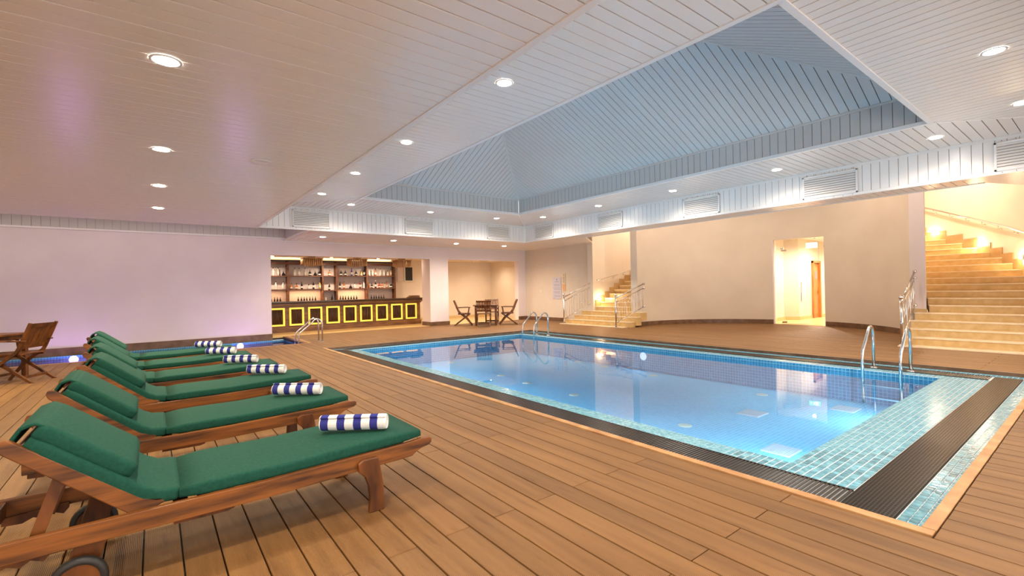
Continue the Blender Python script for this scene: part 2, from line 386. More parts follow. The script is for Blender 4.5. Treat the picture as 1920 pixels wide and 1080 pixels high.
# inlets and drains on the basin floor
inl = MB().lathe([(0,.012),(.06,.012),(.085,.006),(.09,0)],20).build('floor_inlet', M['label_w'], pool, loc=(5.57,3.54,PF+.001))
for x,y in ((5.76,5.79),(5.81,7.14),(5.91,8.14),(6.04,10.5),(8.22,5.93),(8.33,7.35),(8.40,8.29),(8.08,3.68)): inst(inl,'floor_inlet',pool,(x,y,PF+.001))
dr = MB().box(-.17,.17,-.15,.15,0,.01)
for i in range(12): dr.box(-.16,.16,-.145+i*.0245,-.145+i*.0245+.012,.01,.016)
dr = dr.build('main_drain', M['paper'], pool, loc=(5.52,2.32,PF))
for x,y in ((6.81,3.24),(8.02,2.47)): inst(dr,'main_drain',pool,(x,y,PF))
# underwater lamps in the pool walls; those on the hidden walls are added
def pool_lamp(parent, x,y,z, nx,ny, colr, watts, es, dip=0.0, cone=165):
    b = MB().lathe([(0,0),(.07,0),(.085,-.012),(.09,-.012)],18).build('pool_lamp', mat('pool lamp lens', (1,1,1), .3, emit=colr, es=es), parent)
    b.location = (x+nx*.02, y+ny*.02, z); b.rotation_euler = (PI/2,0,math.atan2(nx,-ny))
    ld = bpy.data.lights.new('underwater light','SPOT'); ld.energy = watts; ld.color = colr; ld.spot_size = math.radians(cone); ld.spot_blend = 1; ld.shadow_soft_size = .06
    lo = bpy.data.objects.new('underwater light', ld); COL.objects.link(lo); lo.parent = parent; lo.location = (x+nx*.06,y+ny*.06,z)
    lo.rotation_euler = Vector((-nx,-ny,dip)).to_track_quat('Z','Y').to_euler()
pool_lamp(pool, WX1, 6.5, -.26, -1, 0, (.85,.70,1.0), 2, .3)
for yy,ww in ((2.6,18),(4.8,28),(7.0,44),(9.2,64)): pool_lamp(pool, WX0, yy, -.30, 1, 0, (.78,.92,1.0), ww, .5)  # unseen lamps added on the wall facing away, to brighten the basin
for xx in (5.0,7.4): pool_lamp(pool, xx, WY0, -.34, 0, 1, (.78,.92,1.0), 30, .5)  # two more unseen lamps added at the near end to light the water
# small pool by the left wall
sp = empty('wading_pool', (0,0,0)); tag(sp, 'narrow violet-lit shallow pool along the white left wall', 'pool')
MB().box(-7,3.2,12.95,15.45,-.50,-.45).build('basin_floor', mosaic('violet-glow pool mosaic', (.46,.44,.66), (.54,.50,.74), (.66,.62,.80)), sp)  # blue tile coloured lilac, with the violet lamp glow put into its colour
MB().box(-7,3.2,15.40,15.46,-.45,-.09).box(3.14,3.2,12.95,15.4,-.45,-.03).box(-7,3.14,12.9,12.96,-.45,-.03).build('basin_wall', M['pool_wall'], sp)
w = MB().add([(-7,12.96,-.12),(3.14,12.96,-.12),(3.14,15.4,-.12),(-7,15.4,-.12)],[(0,1,2,3)]).build('water', M['water_s'], sp, rec=False); tag(w, kind='stuff')
MB().box(-7,3.26,12.852,12.905,-.06,.004).box(3.2,3.26,12.905,15.5,-.06,.004).build('coping_board', M['coping'], sp, bevel=.003)
for xx in (-1.55,1.95): pool_lamp(sp, xx, 15.40, -.19, 0, -1, (1.0,.45,1.0), 38, 1.6, .75, 125)
# ------------------------------------------------------------------ walls
def struct(o, name=None): o['kind'] = 'structure'; return o
WT = .25
struct(MB().box(-7,2.80,15.5,15.5+WT,-.5,3.6).build('wall_left', M['wall']))
struct(MB().box(2.80,8.10,15.5,15.5+WT,2.47,3.2).box(8.10,8.87,15.5,16.15,0,3.2).box(8.87,12.25,15.5,15.5+WT,2.47,3.2).box(12.25,12.95,15.5,15.5+WT,0,3.2).build('wall_back', M['wall']))
struct(MB().box(12.65,12.9,11.54,15.5,0,5.2).build('wall_right', M['wall_warm']))
struct(MB().box(12.66,12.9,-3,.72,0,5.2).build('wall_front', M['wall_warm']))
def arc_wall(name, R0, R1, a0, a1, z0, z1, m, n=40, z0f=None):
    vs = []; fs = []
    for i in range(n+1):
        a = math.radians(a0+(a1-a0)*i/n)
        for R in (R0,R1):
            for z in (z0,z1): vs.append((CX+R*math.cos(a), CY+R*math.sin(a), z))
    for i in range(n):
        b = i*4; c = b+4
        fs += [(b,b+1,c+1,c),(b+2,c+2,c+3,b+3),(b+1,b+3,c+3,c+1),(b,c,c+2,b+2)]
    fs += [(0,2,3,1),(n*4,n*4+1,n*4+3,n*4+2)]
    mb = MB(); mb.add(vs, fs, False); return mb
b1 = arc_wall('', 3.43,3.68, 92.2,12, 0,5.2, None, 48); b2 = arc_wall('',3.43,3.68,-12.6,-72,0,5.2,None,40); b3 = arc_wall('',3.43,3.68,12,-12.6,2.72,5.2,None,14)
bb = MB(); 
for q in (b1,b2,b3): bb.add(q.v,q.f)
struct(bb.build('wall_bay', M['wall_warm']))
struct(MB().prism([(13.20,2.54),(13.50,2.865),(13.82,2.80),(13.66,2.625)],.616,5.2,'xy').build('trim_1', M['wall']))
o1 = arc_wall('',5.4,5.65,91,30,0,5.2,None,36); o2 = arc_wall('',5.4,5.65,-92,-14,0,5.2,None,44); oo = MB()
for q in (o1,o2): oo.add(q.v,q.f)
struct(oo.build('wall_stair', M['wall_warm']))
struct(MB().box(10.2,22,-1,14.5,5.2,5.3).build('ceiling', M['wall_warm']))
# closing walls of the stairwell above the low ceiling
struct(MB().box(10.42,10.52,-3,12.6,3.0,5.2).box(10.5,12.66,11.75,11.85,2.97,5.2).box(10.5,12.7,.6,.7,2.97,5.2).build('wall_void', M['wall_warm']))
# alcove behind the openings
struct(MB().box(-1,13.4,18.9,19.1,0,3.1).build('wall_alcove', M['wall_warm']))
struct(MB().box(13.2,13.4,15.75,18.9,0,3.1).box(-1.2,-1,15.75,18.9,0,3.1).build('wall_alcove_side', M['wall_warm']))
struct(MB().box(-1.2,13.4,15.75,19.1,2.62,2.7).build('ceiling', M['wall_warm']))
# corridor behind the bay door
struct(MB().prism([(16.05,7.25),(17.9,7.30),(18.15,6.92),(19.35,6.95),(19.35,7.1),(18.25,7.08),(18.0,7.5),(16.05,7.45)],0,2.9,'xy').build('wall_corridor', M['wall_warm']))
struct(MB().prism([(20.0,6.92),(22.3,6.92),(22.3,7.1),(20.0,7.1)],0,2.9,'xy').prism([(19.3,6.95),(20.05,6.93),(20.05,7.1),(19.3,7.1)],2.12,2.9,'xy').prism([(16.05,4.7),(22.3,4.7),(22.3,4.85),(16.05,4.85)],0,2.9,'xy').prism([(22.2,4.7),(22.4,4.7),(22.4,7.1),(22.2,7.1)],0,2.9,'xy').build('wall_corridor_end', M['wall_warm']))
struct(MB().box(16.4,22.4,4.7,7.6,2.88,2.98).build('ceiling', M['wall']))
# outer room shell behind and beside the camera
struct(MB().box(-7.2,-7,-3.2,15.5,-.5,3.6).build('wall_side', M['wall']))
struct(MB().box(-7.2,-4.5,-3.2,-3,0,3.6).box(11.5,12.9,-3.2,-3,0,3.6).box(-4.5,11.5,-3.2,-3,2.5,3.6).box(-4.5,11.5,-3.2,-3,0,.3).build('wall_camera', M['wall']))
# ------------------------------------------------------------------ baseboards
def board(name, x0,x1,y0,y1,z0,z1,m='skirt'): return struct(MB().box(x0,x1,y0,y1,z0,z1).build(name, M[m]))
board('baseboard_left', -7,2.81,15.47,15.5,-.10,.10); board('baseboard_pillar', 8.075,8.895,15.475,15.5,0,.14); board('baseboard_pillar', 8.075,8.10,15.5,16.15,0,.14)
board('baseboard_back', 12.23,12.65,15.475,15.5,0,.14); board('baseboard_right', 12.625,12.65,12.38,15.5,0,.14)
def arc_base(name, R, a0, a1, h, m, n=30):
    q = arc_wall('', R-.022, R, a0, a1, 0, h, None, n); return struct(q.build(name, M[m]))
arc_base('baseboard_bay', 3.43, 92.5, 12.3, .14, 'skirt'); arc_base('baseboard_bay', 3.43, -12.9, -74, .14, 'skirt')
board('baseboard_alcove', -1,13.2,18.875,18.9,0,.12,'skirt_y')
struct(MB().prism([(16.4,7.235),(17.89,7.275),(18.13,6.90),(19.33,6.925),(19.33,6.95),(18.15,6.92),(17.9,7.30),(16.4,7.25)],0,.12,'xy').prism([(20.05,6.89),(22.2,6.89),(22.2,6.92),(20.05,6.92)],0,.12,'xy').build('baseboard_corridor', M['skirt_y']))
# ------------------------------------------------------------------ ceilings, each board a part
g = .011; th = .014
clad('ceiling', 'ceiling_board', [(-7,-3,ZB),(XL,-3,ZB),(XL,12.84,ZB),(-7,12.84,ZB)], (1,0,0), (0,0,-1), .131, g, th, M['ceil'], M['ceilback'], jit=.0015)
clad('ceiling', 'ceiling_board', [(XL,-3,ZB),(XR,-3,ZB),(XR,YN,ZB),(XL,YN,ZB)], (1,0,0), (0,0,-1), .131, g, th, M['ceil'], M['ceilback'])
# ring soffit: four mitred sides
A0,B0,C0,D0 = (XL,YN,ZT),(XR,YN,ZT),(XR,YB,ZT),(XL,YB,ZT); A1,B1,C1,D1 = (RX0,RY0,ZT),(RX1,RY0,ZT),(RX1,RY1,ZT),(RX0,RY1,ZT)
clad('ceiling','ceiling_board',[A0,A1,D1,D0],(1,0,0),(0,0,-1),.131,g,th,M['ceil'],M['ceilback'],jit=.001)
clad('ceiling','ceiling_board',[B0,C0,C1,B1],(1,0,0),(0,0,-1),.131,g,th,M['ceil'],M['ceilback'],jit=.001)
clad('ceiling','ceiling_board',[D0,D1,C1,C0],(0,1,0),(0,0,-1),.131,g,th,M['ceil'],M['ceilback'],jit=.001)
clad('ceiling','ceiling_board',[A0,B0,B1,A1],(0,1,0),(0,0,-1),.131,g,th,M['ceil'],M['ceilback'],jit=.001)
# right and back low ceilings
clad('ceiling','ceiling_board',[(XR,1.62,ZB),(11.06,1.34,ZB),(11.06,10.45,ZB),(XR,10.45,ZB)],(1,0,0),(0,0,-1),.131,g,th,M['ceil'],M['ceilback'])
clad('ceiling','ceiling_board',[(XR,10.45,ZB),(11.06,10.45,ZB),(12.65,11.62,ZB),(12.65,YB,ZB),(XR,YB,ZB)],(0,1,0),(0,0,-1),.131,g,th,M['ceil'],M['ceilback'])
clad('ceiling','ceiling_board',[(3.2,YB,ZB),(12.65,YB,ZB),(12.65,15.5,ZB),(3.2,15.5,ZB)],(0,1,0),(0,0,-1),.131,g,th,M['ceil'],M['ceilback'])
clad('ceiling','ceiling_board',[(XR,-3,ZB),(13.2,-3,ZB),(13.2,.45,ZB),(11.06,1.34,ZB),(XR,1.62,ZB)],(0,1,0),(0,0,-1),.131,g,th,M['ceil'],M['ceilback'])
struct(MB().box(-7,3.2,12.8,15.5,3.40,3.45).build('ceiling', M['ceil']))
# fascias
clad('trim','fascia_board',[(XL,YB,ZB+.045),(XR,YB,ZB+.045),(XR,YB,ZT-.045),(XL,YB,ZT-.045)],(0,0,1),(0,-1,0),.131,.008,.012,M['fascia'],M['fasback'])
clad('trim','fascia_board',[(XR,YN,ZB+.045),(XR,YB,ZB+.045),(XR,YB,ZT-.045),(XR,YN,ZT-.045)],(0,0,1),(-1,0,0),.131,.008,.012,M['fascia'],M['fasback'])
clad('trim','fascia_board',[(XL,YN,ZB+.045),(XL,YB,ZB+.045),(XL,YB,ZT-.045),(XL,YN,ZT-.045)],(0,0,1),(1,0,0),.262,.008,.012,M['fascia'],M['fasback'])
clad('trim','fascia_board',[(XL,YN,ZB+.045),(XR,YN,ZB+.045),(XR,YN,ZT-.045),(XL,YN,ZT-.045)],(0,0,1),(0,1,0),.262,.008,.012,M['fascia'],M['fasback'])
clad('trim','fascia_board',[(-7,15.455,2.995),(3.2,15.455,2.995),(3.2,15.455,3.40),(-7,15.455,3.40)],(0,0,1),(0,-1,0),.16,.009,.012,M['band'],M['fasback'])
clad('trim','fascia_board',[(3.2,12.65,ZB),(3.2,15.5,ZB),(3.2,15.5,3.40),(3.2,12.65,3.40)],(0,0,1),(-1,0,0),.16,.009,.012,M['band'],M['fasback'])
# recess band
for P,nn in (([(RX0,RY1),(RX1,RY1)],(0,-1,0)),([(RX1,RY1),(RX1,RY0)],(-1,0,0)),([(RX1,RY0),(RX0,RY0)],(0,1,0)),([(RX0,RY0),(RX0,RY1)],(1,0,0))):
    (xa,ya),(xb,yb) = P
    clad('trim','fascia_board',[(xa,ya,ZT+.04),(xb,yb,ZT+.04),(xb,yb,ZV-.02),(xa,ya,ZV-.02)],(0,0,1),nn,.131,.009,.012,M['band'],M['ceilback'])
# hipped vault
hw = (RX1-RX0)/2; sl = .46; zr = ZV+hw*sl; xm = (RX0+RX1)/2
P0,P1,P2,P3 = (RX0,RY0,ZV),(RX1,RY0,ZV),(RX1,RY1,ZV),(RX0,RY1,ZV); Q0,Q1 = (xm,RY0+hw,zr),(xm,RY1-hw,zr)
def hip(poly, along, n): clad('ceiling','ceiling_board',poly,along,n,.131,.011,.014,M['vault'],M['vback'],jit=.001)
hip([P1,P2,Q1,Q0],(-1,0,sl),(-sl,0,-1)); hip([P0,Q0,Q1,P3],(1,0,sl),(sl,0,-1)); hip([P2,P3,Q1],(0,-1,sl),(0,-sl,-1)); hip([P0,P1,Q0],(0,1,sl),(0,sl,-1))
vt = MB()
for a,b in ((P0,Q0),(P1,Q0),(P2,Q1),(P3,Q1)): vt.bar(Vector(a)-Vector((0,0,.004)),Vector(b)-Vector((0,0,.004)),.05,.012)
struct(vt.build('trim_2', M['vault']))
struct(MB().box(RX0,RX1,RY1-.02,RY1,ZV-.03,ZV).box(RX0,RX1,RY0,RY0+.02,ZV-.03,ZV).box(RX0,RX0+.02,RY0,RY1,ZV-.03,ZV).box(RX1-.02,RX1,RY0,RY1,ZV-.03,ZV).build('trim_3', M['vault']))
tr = MB()
# white angles round the recess, the fascia feet and heads
tr.box(RX0-.05,RX0+.012,RY0-.05,RY1+.05,ZT-.012,ZT+.042).box(RX1-.012,RX1+.05,RY0-.05,RY1+.05,ZT-.012,ZT+.042).box(RX0,RX1,RY0-.05,RY0+.012,ZT-.012,ZT+.042).box(RX0,RX1,RY1-.012,RY1+.05,ZT-.012,ZT+.042)
tr.box(XL-.0,XR,YB-.015,YB+.03,ZB-.008,ZB+.045).box(XR-.015,XR+.03,YN,YB,ZB-.008,ZB+.045).box(XL-.045,XL+.015,YN,YB+.18,ZB-.008,ZB+.045)
tr.box(XL,XR,YB-.002,YB+.02,ZT-.045,ZT+.01).box(XR-.002,XR+.02,YN,YB,ZT-.045,ZT+.01)
tr.bar((XL,YB,ZT-.003),(RX0-.05,RY1+.05,ZT-.003),.035,.010).bar((XR,YB,ZT-.003),(RX1+.05,RY1+.05,ZT-.003),.035,.010).bar((XR,YN,ZT-.003),(RX1+.05,RY0-.05,ZT-.003),.035,.010)
tr.box(11.03,11.07,1.34,10.45,ZB-.010,ZB+.06).box(-7,3.2,15.44,15.5,2.955,2.998).box(3.17,3.21,12.68,15.5,ZB-.01,ZB+.04).box(3.2,12.65,15.48,15.5,ZB-.03,ZB)
struct(tr.build('trim_4', M['trim'], bevel=.003))
# ------------------------------------------------------------------ downlights
def spot_light(parent, colr, watts, z=-.03, ang=160, size=.05):
    ld = bpy.data.lights.new('downlight', 'SPOT'); ld.energy = watts; ld.color = colr; ld.spot_size = math.radians(ang); ld.spot_blend = .9; ld.shadow_soft_size = size
    lo = bpy.data.objects.new('downlight', ld); COL.objects.link(lo); lo.parent = parent; lo.location = (0,0,z); return lo
_dl = {}
def downlight(x,y,z,label,group,colr=NEUT,watts=None,r=.075,lens='lens'):
    t = empty('downlight', (x,y,z)); tag(t, label, 'ceiling light', group)
    key = (r,lens)
    if key not in _dl:
        a = MB().lathe([(r*1.28,-.002),(r*1.25,-.008),(r*1.05,-.009),(r*.98,-.004)],24).build('bezel', M['ring'], t)
        b = MB().lathe([(0,-.011),(r*.6,-.010),(r*.98,-.004)],24).build('lens', M[lens], t); _dl[key] = (a,b)
    else:
        a,b = _dl[key]; inst(a,'bezel',t); inst(b,'lens',t)
    spot_light(t, colr, LAMP if watts is None else watts); return t
ORD = ['first','second','third','fourth','fifth','sixth','seventh','eighth','ninth','tenth','eleventh','twelfth','thirteenth','fourteenth','fifteenth','sixteenth','seventeenth','eighteenth','nineteenth','twentieth','twenty-first','twenty-second','twenty-third','twenty-fourth','twenty-fifth','twenty-sixth']
NEARNAMES = ['nearest','second nearest','third nearest','farthest']
for i,y in enumerate((3.97,6.42,8.55,10.74)):
    downlight(.09,y,ZB,f'glowing round ceiling lamp above the loungers, {NEARNAMES[i]} of four', 'lamps in the low left ceiling', colr=(1,.86,.60), r=.075, watts=LAMP*(1.0,1.15,1.5,1.9)[i])
for i,y in enumerate((1.75,-.5)): downlight(.09,y,ZB,['round ceiling lamp just before the camera position','round ceiling lamp just behind the camera position'][i],'lamps behind the view')
for i,y in enumerate((-.5,1.75,3.97,6.42,8.55,10.74)): downlight(-3.6,y,ZB,f'added unseen ceiling lamp over the left end of the deck, {ORD[i]} from the camera end','added lamps beyond the left edge',colr=(1,.85,.52),watts=LAMP*(1.1,1.2,1.3,1.5,1.8,2.1)[i])  # out-of-view lamps added to brighten the left wall and ceiling
for i,y in enumerate((3.94,6.36,8.53,10.71)):
    downlight(2.98,y,ZT,f'glowing round lamp on the left side of the raised ceiling, {NEARNAMES[i]} of four','lamps on the left of the pool ceiling')
downlight(2.98,1.5,ZT,'round lamp of the left soffit overhead','lamps behind the view')
for i,x in enumerate((3.94,6.15,8.41)):
    downlight(x,11.66,ZT,f'round lamp above the white back fascia, {["left","middle","right"][i]} one of three','lamps along the back soffit')
for i,y in enumerate((10.76,8.51,6.24,3.98,1.68)):
    downlight(9.53,y,ZT,f'round lamp above the right fascia, {["farthest of five","second farthest of five","middle of five","second nearest of five","nearest, next to the recess corner"][i]}','lamps along the right soffit')
for i,x in enumerate((6.42,8.60)):
    downlight(x,.70,ZT,['large glowing lamp in the top right board ceiling','round lamp cut by the right picture edge, under the raised ceiling'][i],'lamps on the near soffit')
downlight(4.2,.70,ZT,'round lamp of the near soffit overhead','lamps behind the view')
for i,x in enumerate((3.91,6.08,8.38,10.46)):
    downlight(x,14.05,ZB,f'round lamp over the bar front, {["leftmost of four","second from left of four","third from left of four, by the pillar","rightmost of four, near the corner"][i]}','lamps in front of the bar wall',colr=(1,.82,.64),watts=LAMP*(1.0,1.05,1.2,2.4)[i])
for i,x in enumerate((3.3,5.3,7.1)): downlight(x,17.95,2.62,f'small warm lamp above the bottle shelves, {["left","middle","right"][i]} one','lamps over the bottle shelves',colr=WARM,watts=48,r=.045,lens='lens_w')
for i,x in enumerate((3.6,5.7,8.0)): downlight(x,16.45,2.62,f'small warm lamp over the bar counter, {["left","middle","right"][i]} one','lamps over the bar counter',colr=WARM,watts=16,r=.045,lens='lens_w')
for i,x in enumerate((10.0,12.2)): downlight(x,17.6,2.62,f'small warm lamp in the alcove ceiling, {["left","right"][i]} one','lamps in the dining alcove',colr=WARM,watts=36,r=.045,lens='lens_w')
downlight(11.0,16.8,2.62,'small warm lamp near the alcove opening','lamps in the dining alcove',colr=WARM,watts=30,r=.045,lens='lens_w')
for i,(x,y) in enumerate(((17.3,6.2),(18.9,6.0),(21.1,5.8))): downlight(x,y,2.88,f'warm corridor ceiling lamp, {ORD[i]} from the glass door','lamps in the corridor',colr=(1,.86,.70),watts=130,r=.05)
# stairwell lamps high above the steps
for i,(x,y) in enumerate(((14.2,4.6),(13.9,7.4),(15.6,2.9),(14.4,10.4),(12.2,3.4),(12.0,8.6))): downlight(x,y,5.2,'lamp high above the '+['near half of the bay','far half of the bay','right stairs','left stairs','bay edge by the pillar','bay edge by the left stairs'][i],'lamps in the stairwell',colr=WARM,watts=(66,66,150,130,66,80)[i],r=.07)
# round hatch in the left ceiling
hatch = MB().lathe([(0,-.004),(.095,-.004),(.11,-.012),(.115,-.002)],28).build('ceiling_hatch', M['ceil'], loc=(1.07,6.37,ZB)); tag(hatch,'flat round white speaker cover in the left ceiling','ceiling speaker')
# ------------------------------------------------------------------ air vents
def vent(loc, rz, label):
    t = empty('air_vent', loc, rz); tag(t, label, 'air vent', 'louvred vents in the white fascia')
    w, h = .92, .44
    MB().box(-w/2,w/2,-.014,-.012,-h/2,h/2).build('backing', M['fasback'], t)
    MB().box(-w/2,w/2,-.03,-.012,h/2-.03,h/2).box(-w/2,w/2,-.03,-.012,-h/2,-h/2+.03).box(-w/2,-w/2+.03,-.03,-.012,-h/2,h/2).box(w/2-.03,w/2,-.03,-.012,-h/2,h/2).build('frame', M['fascia'], t, bevel=.003)
    n = 9
    for i in range(n):
        z = -h/2+.045+i*(h-.09)/(n-1)
        MB().prism([(-.012,z+.016),(-.028,z-.010),(-.030,z-.016),(-.026,z-.018),(-.012,z+.006)],-w/2+.03,w/2-.03,'yz').build('slat', M['fascia'], t)
    s = MB()
    for i in range(6):
        for z in (h/2+.022,-h/2-.022): s.box(-w/2+.08+i*.15,-w/2+.088+i*.15,-.016,-.012,z-.010,z+.010)
    s.build('screws', M['ceilback'], t)
for i,x in enumerate((3.25,6.29,9.18)): vent((x,YB,3.20),0,f'white louvred vent in the back fascia, {["left","middle","right"][i]} one of three')
for i,y in enumerate((.69,3.37,6.02,8.82,11.64)):
    vent((XR,y,3.18),PI/2*-1,f'white louvred vent in the long right fascia, {["cut by the right picture edge","second from the right edge","third from the right edge","fourth from the right edge","farthest, by the inner corner"][i]}')
# ------------------------------------------------------------------ stairs
SR, SG, SX, SZ = .149, .32, 11.77, .02
def stair_right():
    t = empty('staircase', (0,0,0)); tag(t,'wide cream tiled staircase rising to the right behind the pillar','staircase','curved stairs')
    def youter(x):
        d = x-CX
        return .2 if x < CX else CY-math.sqrt(max(.01,5.4**2-d*d))
    for k in range(20):
        x0 = SX+SG*k; z1 = SZ+SR*k; x1 = x0+SG+.03
        if k == 19: x1 += 1.2
        yin = 2.70 if k < 5 else (2.9 if x0 < 13.7 else None)
        def yi(x):
            if k < 5: return 2.70
            d = x-CX
            return CY-math.sqrt(max(.0,3.69**2-d*d)) if d < 3.6 else 4.55
        yo0 = -1.5 if k < 5 else max(-1.5, youter(x0)); yo1 = -1.5 if k < 5 else youter(x1)
        if x0 < CX+.0: yo0 = .74; yo1 = .74
        poly = [(x0,yo0),(x1,yo1),(x1,max(yi(x1),yi(x0))),(x0,yi(x0))]
        zlow = max(0,z1-SR-.12)
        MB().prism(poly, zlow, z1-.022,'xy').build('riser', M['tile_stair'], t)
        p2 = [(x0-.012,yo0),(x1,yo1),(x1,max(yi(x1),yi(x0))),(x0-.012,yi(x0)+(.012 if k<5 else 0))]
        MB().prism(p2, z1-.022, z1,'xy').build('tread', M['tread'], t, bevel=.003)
    # stepped tile skirting on the curved outer wall
    for k in range(4,19):
        x0 = SX+SG*k; x1 = x0+SG; zt_ = SZ+SR*k+.10+SR*.9
        pts = []
        for x in (x0,(x0+x1)/2,x1):
            if x < CX: pts.append((x,.74,0,1)); continue
            a = -math.acos(max(-1,min(1,(x-CX)/5.4))); pts.append((CX+5.4*math.cos(a), CY+5.4*math.sin(a), math.cos(a), math.sin(a)))
        poly = [(p[0],p[1]) for p in pts]+[(p[0]-p[2]*.016 , p[1]-p[3]*.016+ (.016 if p[0]<CX else 0)) for p in reversed(pts)]
        MB().prism(poly, SZ+SR*k-.02, zt_,'xy').build('wall_skirting', M['tile_stair_d'], t)
    MB().prism([(13.185,2.525),(13.495,2.88),(13.83,2.81),(13.67,2.615)],.60,.69,'xy').build('pillar_skirting', M['skirt_y'], t)
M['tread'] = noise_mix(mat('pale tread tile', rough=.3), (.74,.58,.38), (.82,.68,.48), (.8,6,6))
M['tile_stair_d'] = noise_mix(mat('tan skirting tile', rough=.3), (.42,.25,.10), (.52,.33,.15), (3,3,3))
stair_right()
def stair_left():
    t = empty('staircase', (0,0,0)); tag(t,'cream tiled staircase with steel railings rising beside the far corner wall','staircase','curved stairs')
    SG2 = .235; SXL = 11.72
    left = [12.45,12.42,12.16,12.02,11.86]; right = [9.55,9.46,9.40,9.36,9.45]
    for k in range(13):
        x0 = SXL+SG2*k; x1 = x0+SG2+.03; z1 = SZ+SR*k
        if k == 12: x1 += .5
        if k < 4:
            yl0 = yl1 = left[k]; yr0 = yr1 = right[k]
        else:
            f = lambda x: CY+math.sqrt(max(0,5.4**2-(x-CX)**2)); h = lambda x: CY+math.sqrt(max(0,3.69**2-min(3.69,x-CX)**2))
            yl0, yl1 = f(x0), f(x1); yr0, yr1 = h(x0), h(x1)
        poly = [(x0,yr0),(x1,yr1),(x1,yl1),(x0,yl0)]
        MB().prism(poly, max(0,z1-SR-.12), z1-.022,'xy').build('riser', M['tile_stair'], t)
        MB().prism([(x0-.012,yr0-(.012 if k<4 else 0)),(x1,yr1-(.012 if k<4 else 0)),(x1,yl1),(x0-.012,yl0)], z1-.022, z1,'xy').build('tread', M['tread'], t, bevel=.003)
        if k >= 4 and k < 16:
            a0 = math.acos(min(1,(x0-CX)/5.4)); a1 = math.acos(min(1,(x1-CX)/5.4))
            poly = [(CX+R*math.cos(a),CY+R*math.sin(a)) for R,a in ((5.4,a0),(5.4,a1),(5.384,a1),(5.384,a0))]
            MB().prism(poly, z1-.02, z1+.10+SR*.9,'xy').build('wall_skirting', M['tile_stair_d'], t)
stair_left()
# lights in the stair walls
def step_light(x,y,z,label):
    n = Vector((CX-x,CY-y,0)).normalized(); a = math.atan2(n.x,-n.y)
    t = empty('step_light',(x+n.x*.012,y+n.y*.012,z),a); tag(t,label,'wall light','lights above the stair treads')
    if 'sl' not in _dl:
        q = MB().box(-.05,.05,-.008,.012,-.05,.05).build('frame', M['ring'], t, bevel=.004); p = MB().box(-.038,.038,-.011,-.008,-.038,.038).build('lens', M['lens_w'], t); _dl['sl'] = (q,p)
    else: inst(_dl['sl'][0],'frame',t); inst(_dl['sl'][1],'lens',t)
    ld = bpy.data.lights.new('step lamp','POINT'); ld.energy = 3.2; ld.color = (1,.74,.42); ld.shadow_soft_size = .04
    lo = bpy.data.objects.new('step lamp', ld); COL.objects.link(lo); lo.parent = t; lo.location = (0,-.07,0)
step_light(17.08,3.08,2.60,'square glowing step light at the top of the right stairs'); step_light(16.18,2.07,2.17,'square glowing step light midway up the right stairs'); step_light(14.95,1.27,1.77,'square glowing step light at the right picture edge')
step_light(12.85,11.53,.90,'lower square step light of the far left stairs'); step_light(14.12,11.32,1.26,'upper square step light of the far left stairs')
# ------------------------------------------------------------------ railings
def ball(mb, c, r, n=12):
    mb.lathe([(r*math.sin(PI*i/8)+1e-4, -r*math.cos(PI*i/8)) for i in range(9)], n, c)
def railing(n0, n1, ztop, zends, slope_zb, label, name='stair_railing'):
    """newel at n0 (x,y,z), rails to wall fixings at n1 with heights zends (top, mid, low)."""
    t = empty(name,(0,0,0)); tag(t,label,'railing','steel railings at the stair foot')
    a = Vector(n0); b = Vector((n1[0],n1[1],0))
    MB().tube([a,(a.x,a.y,ztop-.05)],.03,14).lathe([(.055,0),(.055,.012),(.032,.02)],16,tuple(a)).build('newel', M['chrome'], t)
    m = MB(); ball(m,(a.x,a.y,ztop),.05); m.lathe([(.04,ztop-.06),(.04,ztop-.045)],14,(a.x,a.y,0)); m.build('newel_knob', M['chrome'], t)
    st = [ztop-.09, ztop-.23, slope_zb]
    for s0,e,r in zip(st,zends,(.021,.016,.014)):
        p0 = Vector((a.x,a.y,s0)); p1 = Vector((b.x,b.y,e)); MB().tube([p0,p1],r,10).build('rail', M['chrome'], t)
        m = MB(); ball(m,tuple(p1),.04); m.build('wall_fixing', M['chrome'], t)
    N = 11
    for i in range(1,N+1):
        f = i/(N+.6); x = a.x+(b.x-a.x)*f; y = a.y+(b.y-a.y)*f
        zt_ = st[1]+(zends[1]-st[1])*f; zb_ = st[2]+(zends[2]-st[2])*f; d = (Vector((b.x,b.y,0))-Vector((a.x,a.y,0))).normalized()*.022
        q = MB()
        if i % 3 == 1:
            q.tube([(x,y,zt_),(x,y,zt_-.06),(x+d.x,y+d.y,zt_-.12),(x+d.x,y+d.y,zb_+.12),(x,y,zb_+.06),(x,y,zb_)],.006,6).tube([(x,y,zt_-.06),(x-d.x,y-d.y,zt_-.12),(x-d.x,y-d.y,zb_+.12),(x,y,zb_+.06)],.006,6)
        else: q.tube([(x,y,zt_),(x,y,zb_)],.006,6)
        q.build('baluster', M['chrome'], t)
railing((11.83,12.31,.02),(12.66,11.60),1.06,(1.53,1.38,.79),.17,'steel railing on the wall side of the far left stairs')
railing((11.60,9.72,.02),(12.70,9.46),1.04,(1.39,1.25,.65),.15,'steel railing on the bay side of the far left stairs')
railing((11.87,2.66,.02),(13.20,2.72),.98,(1.51,1.37,.77),.16,'steel railing seen end-on at the foot of the right stairs')
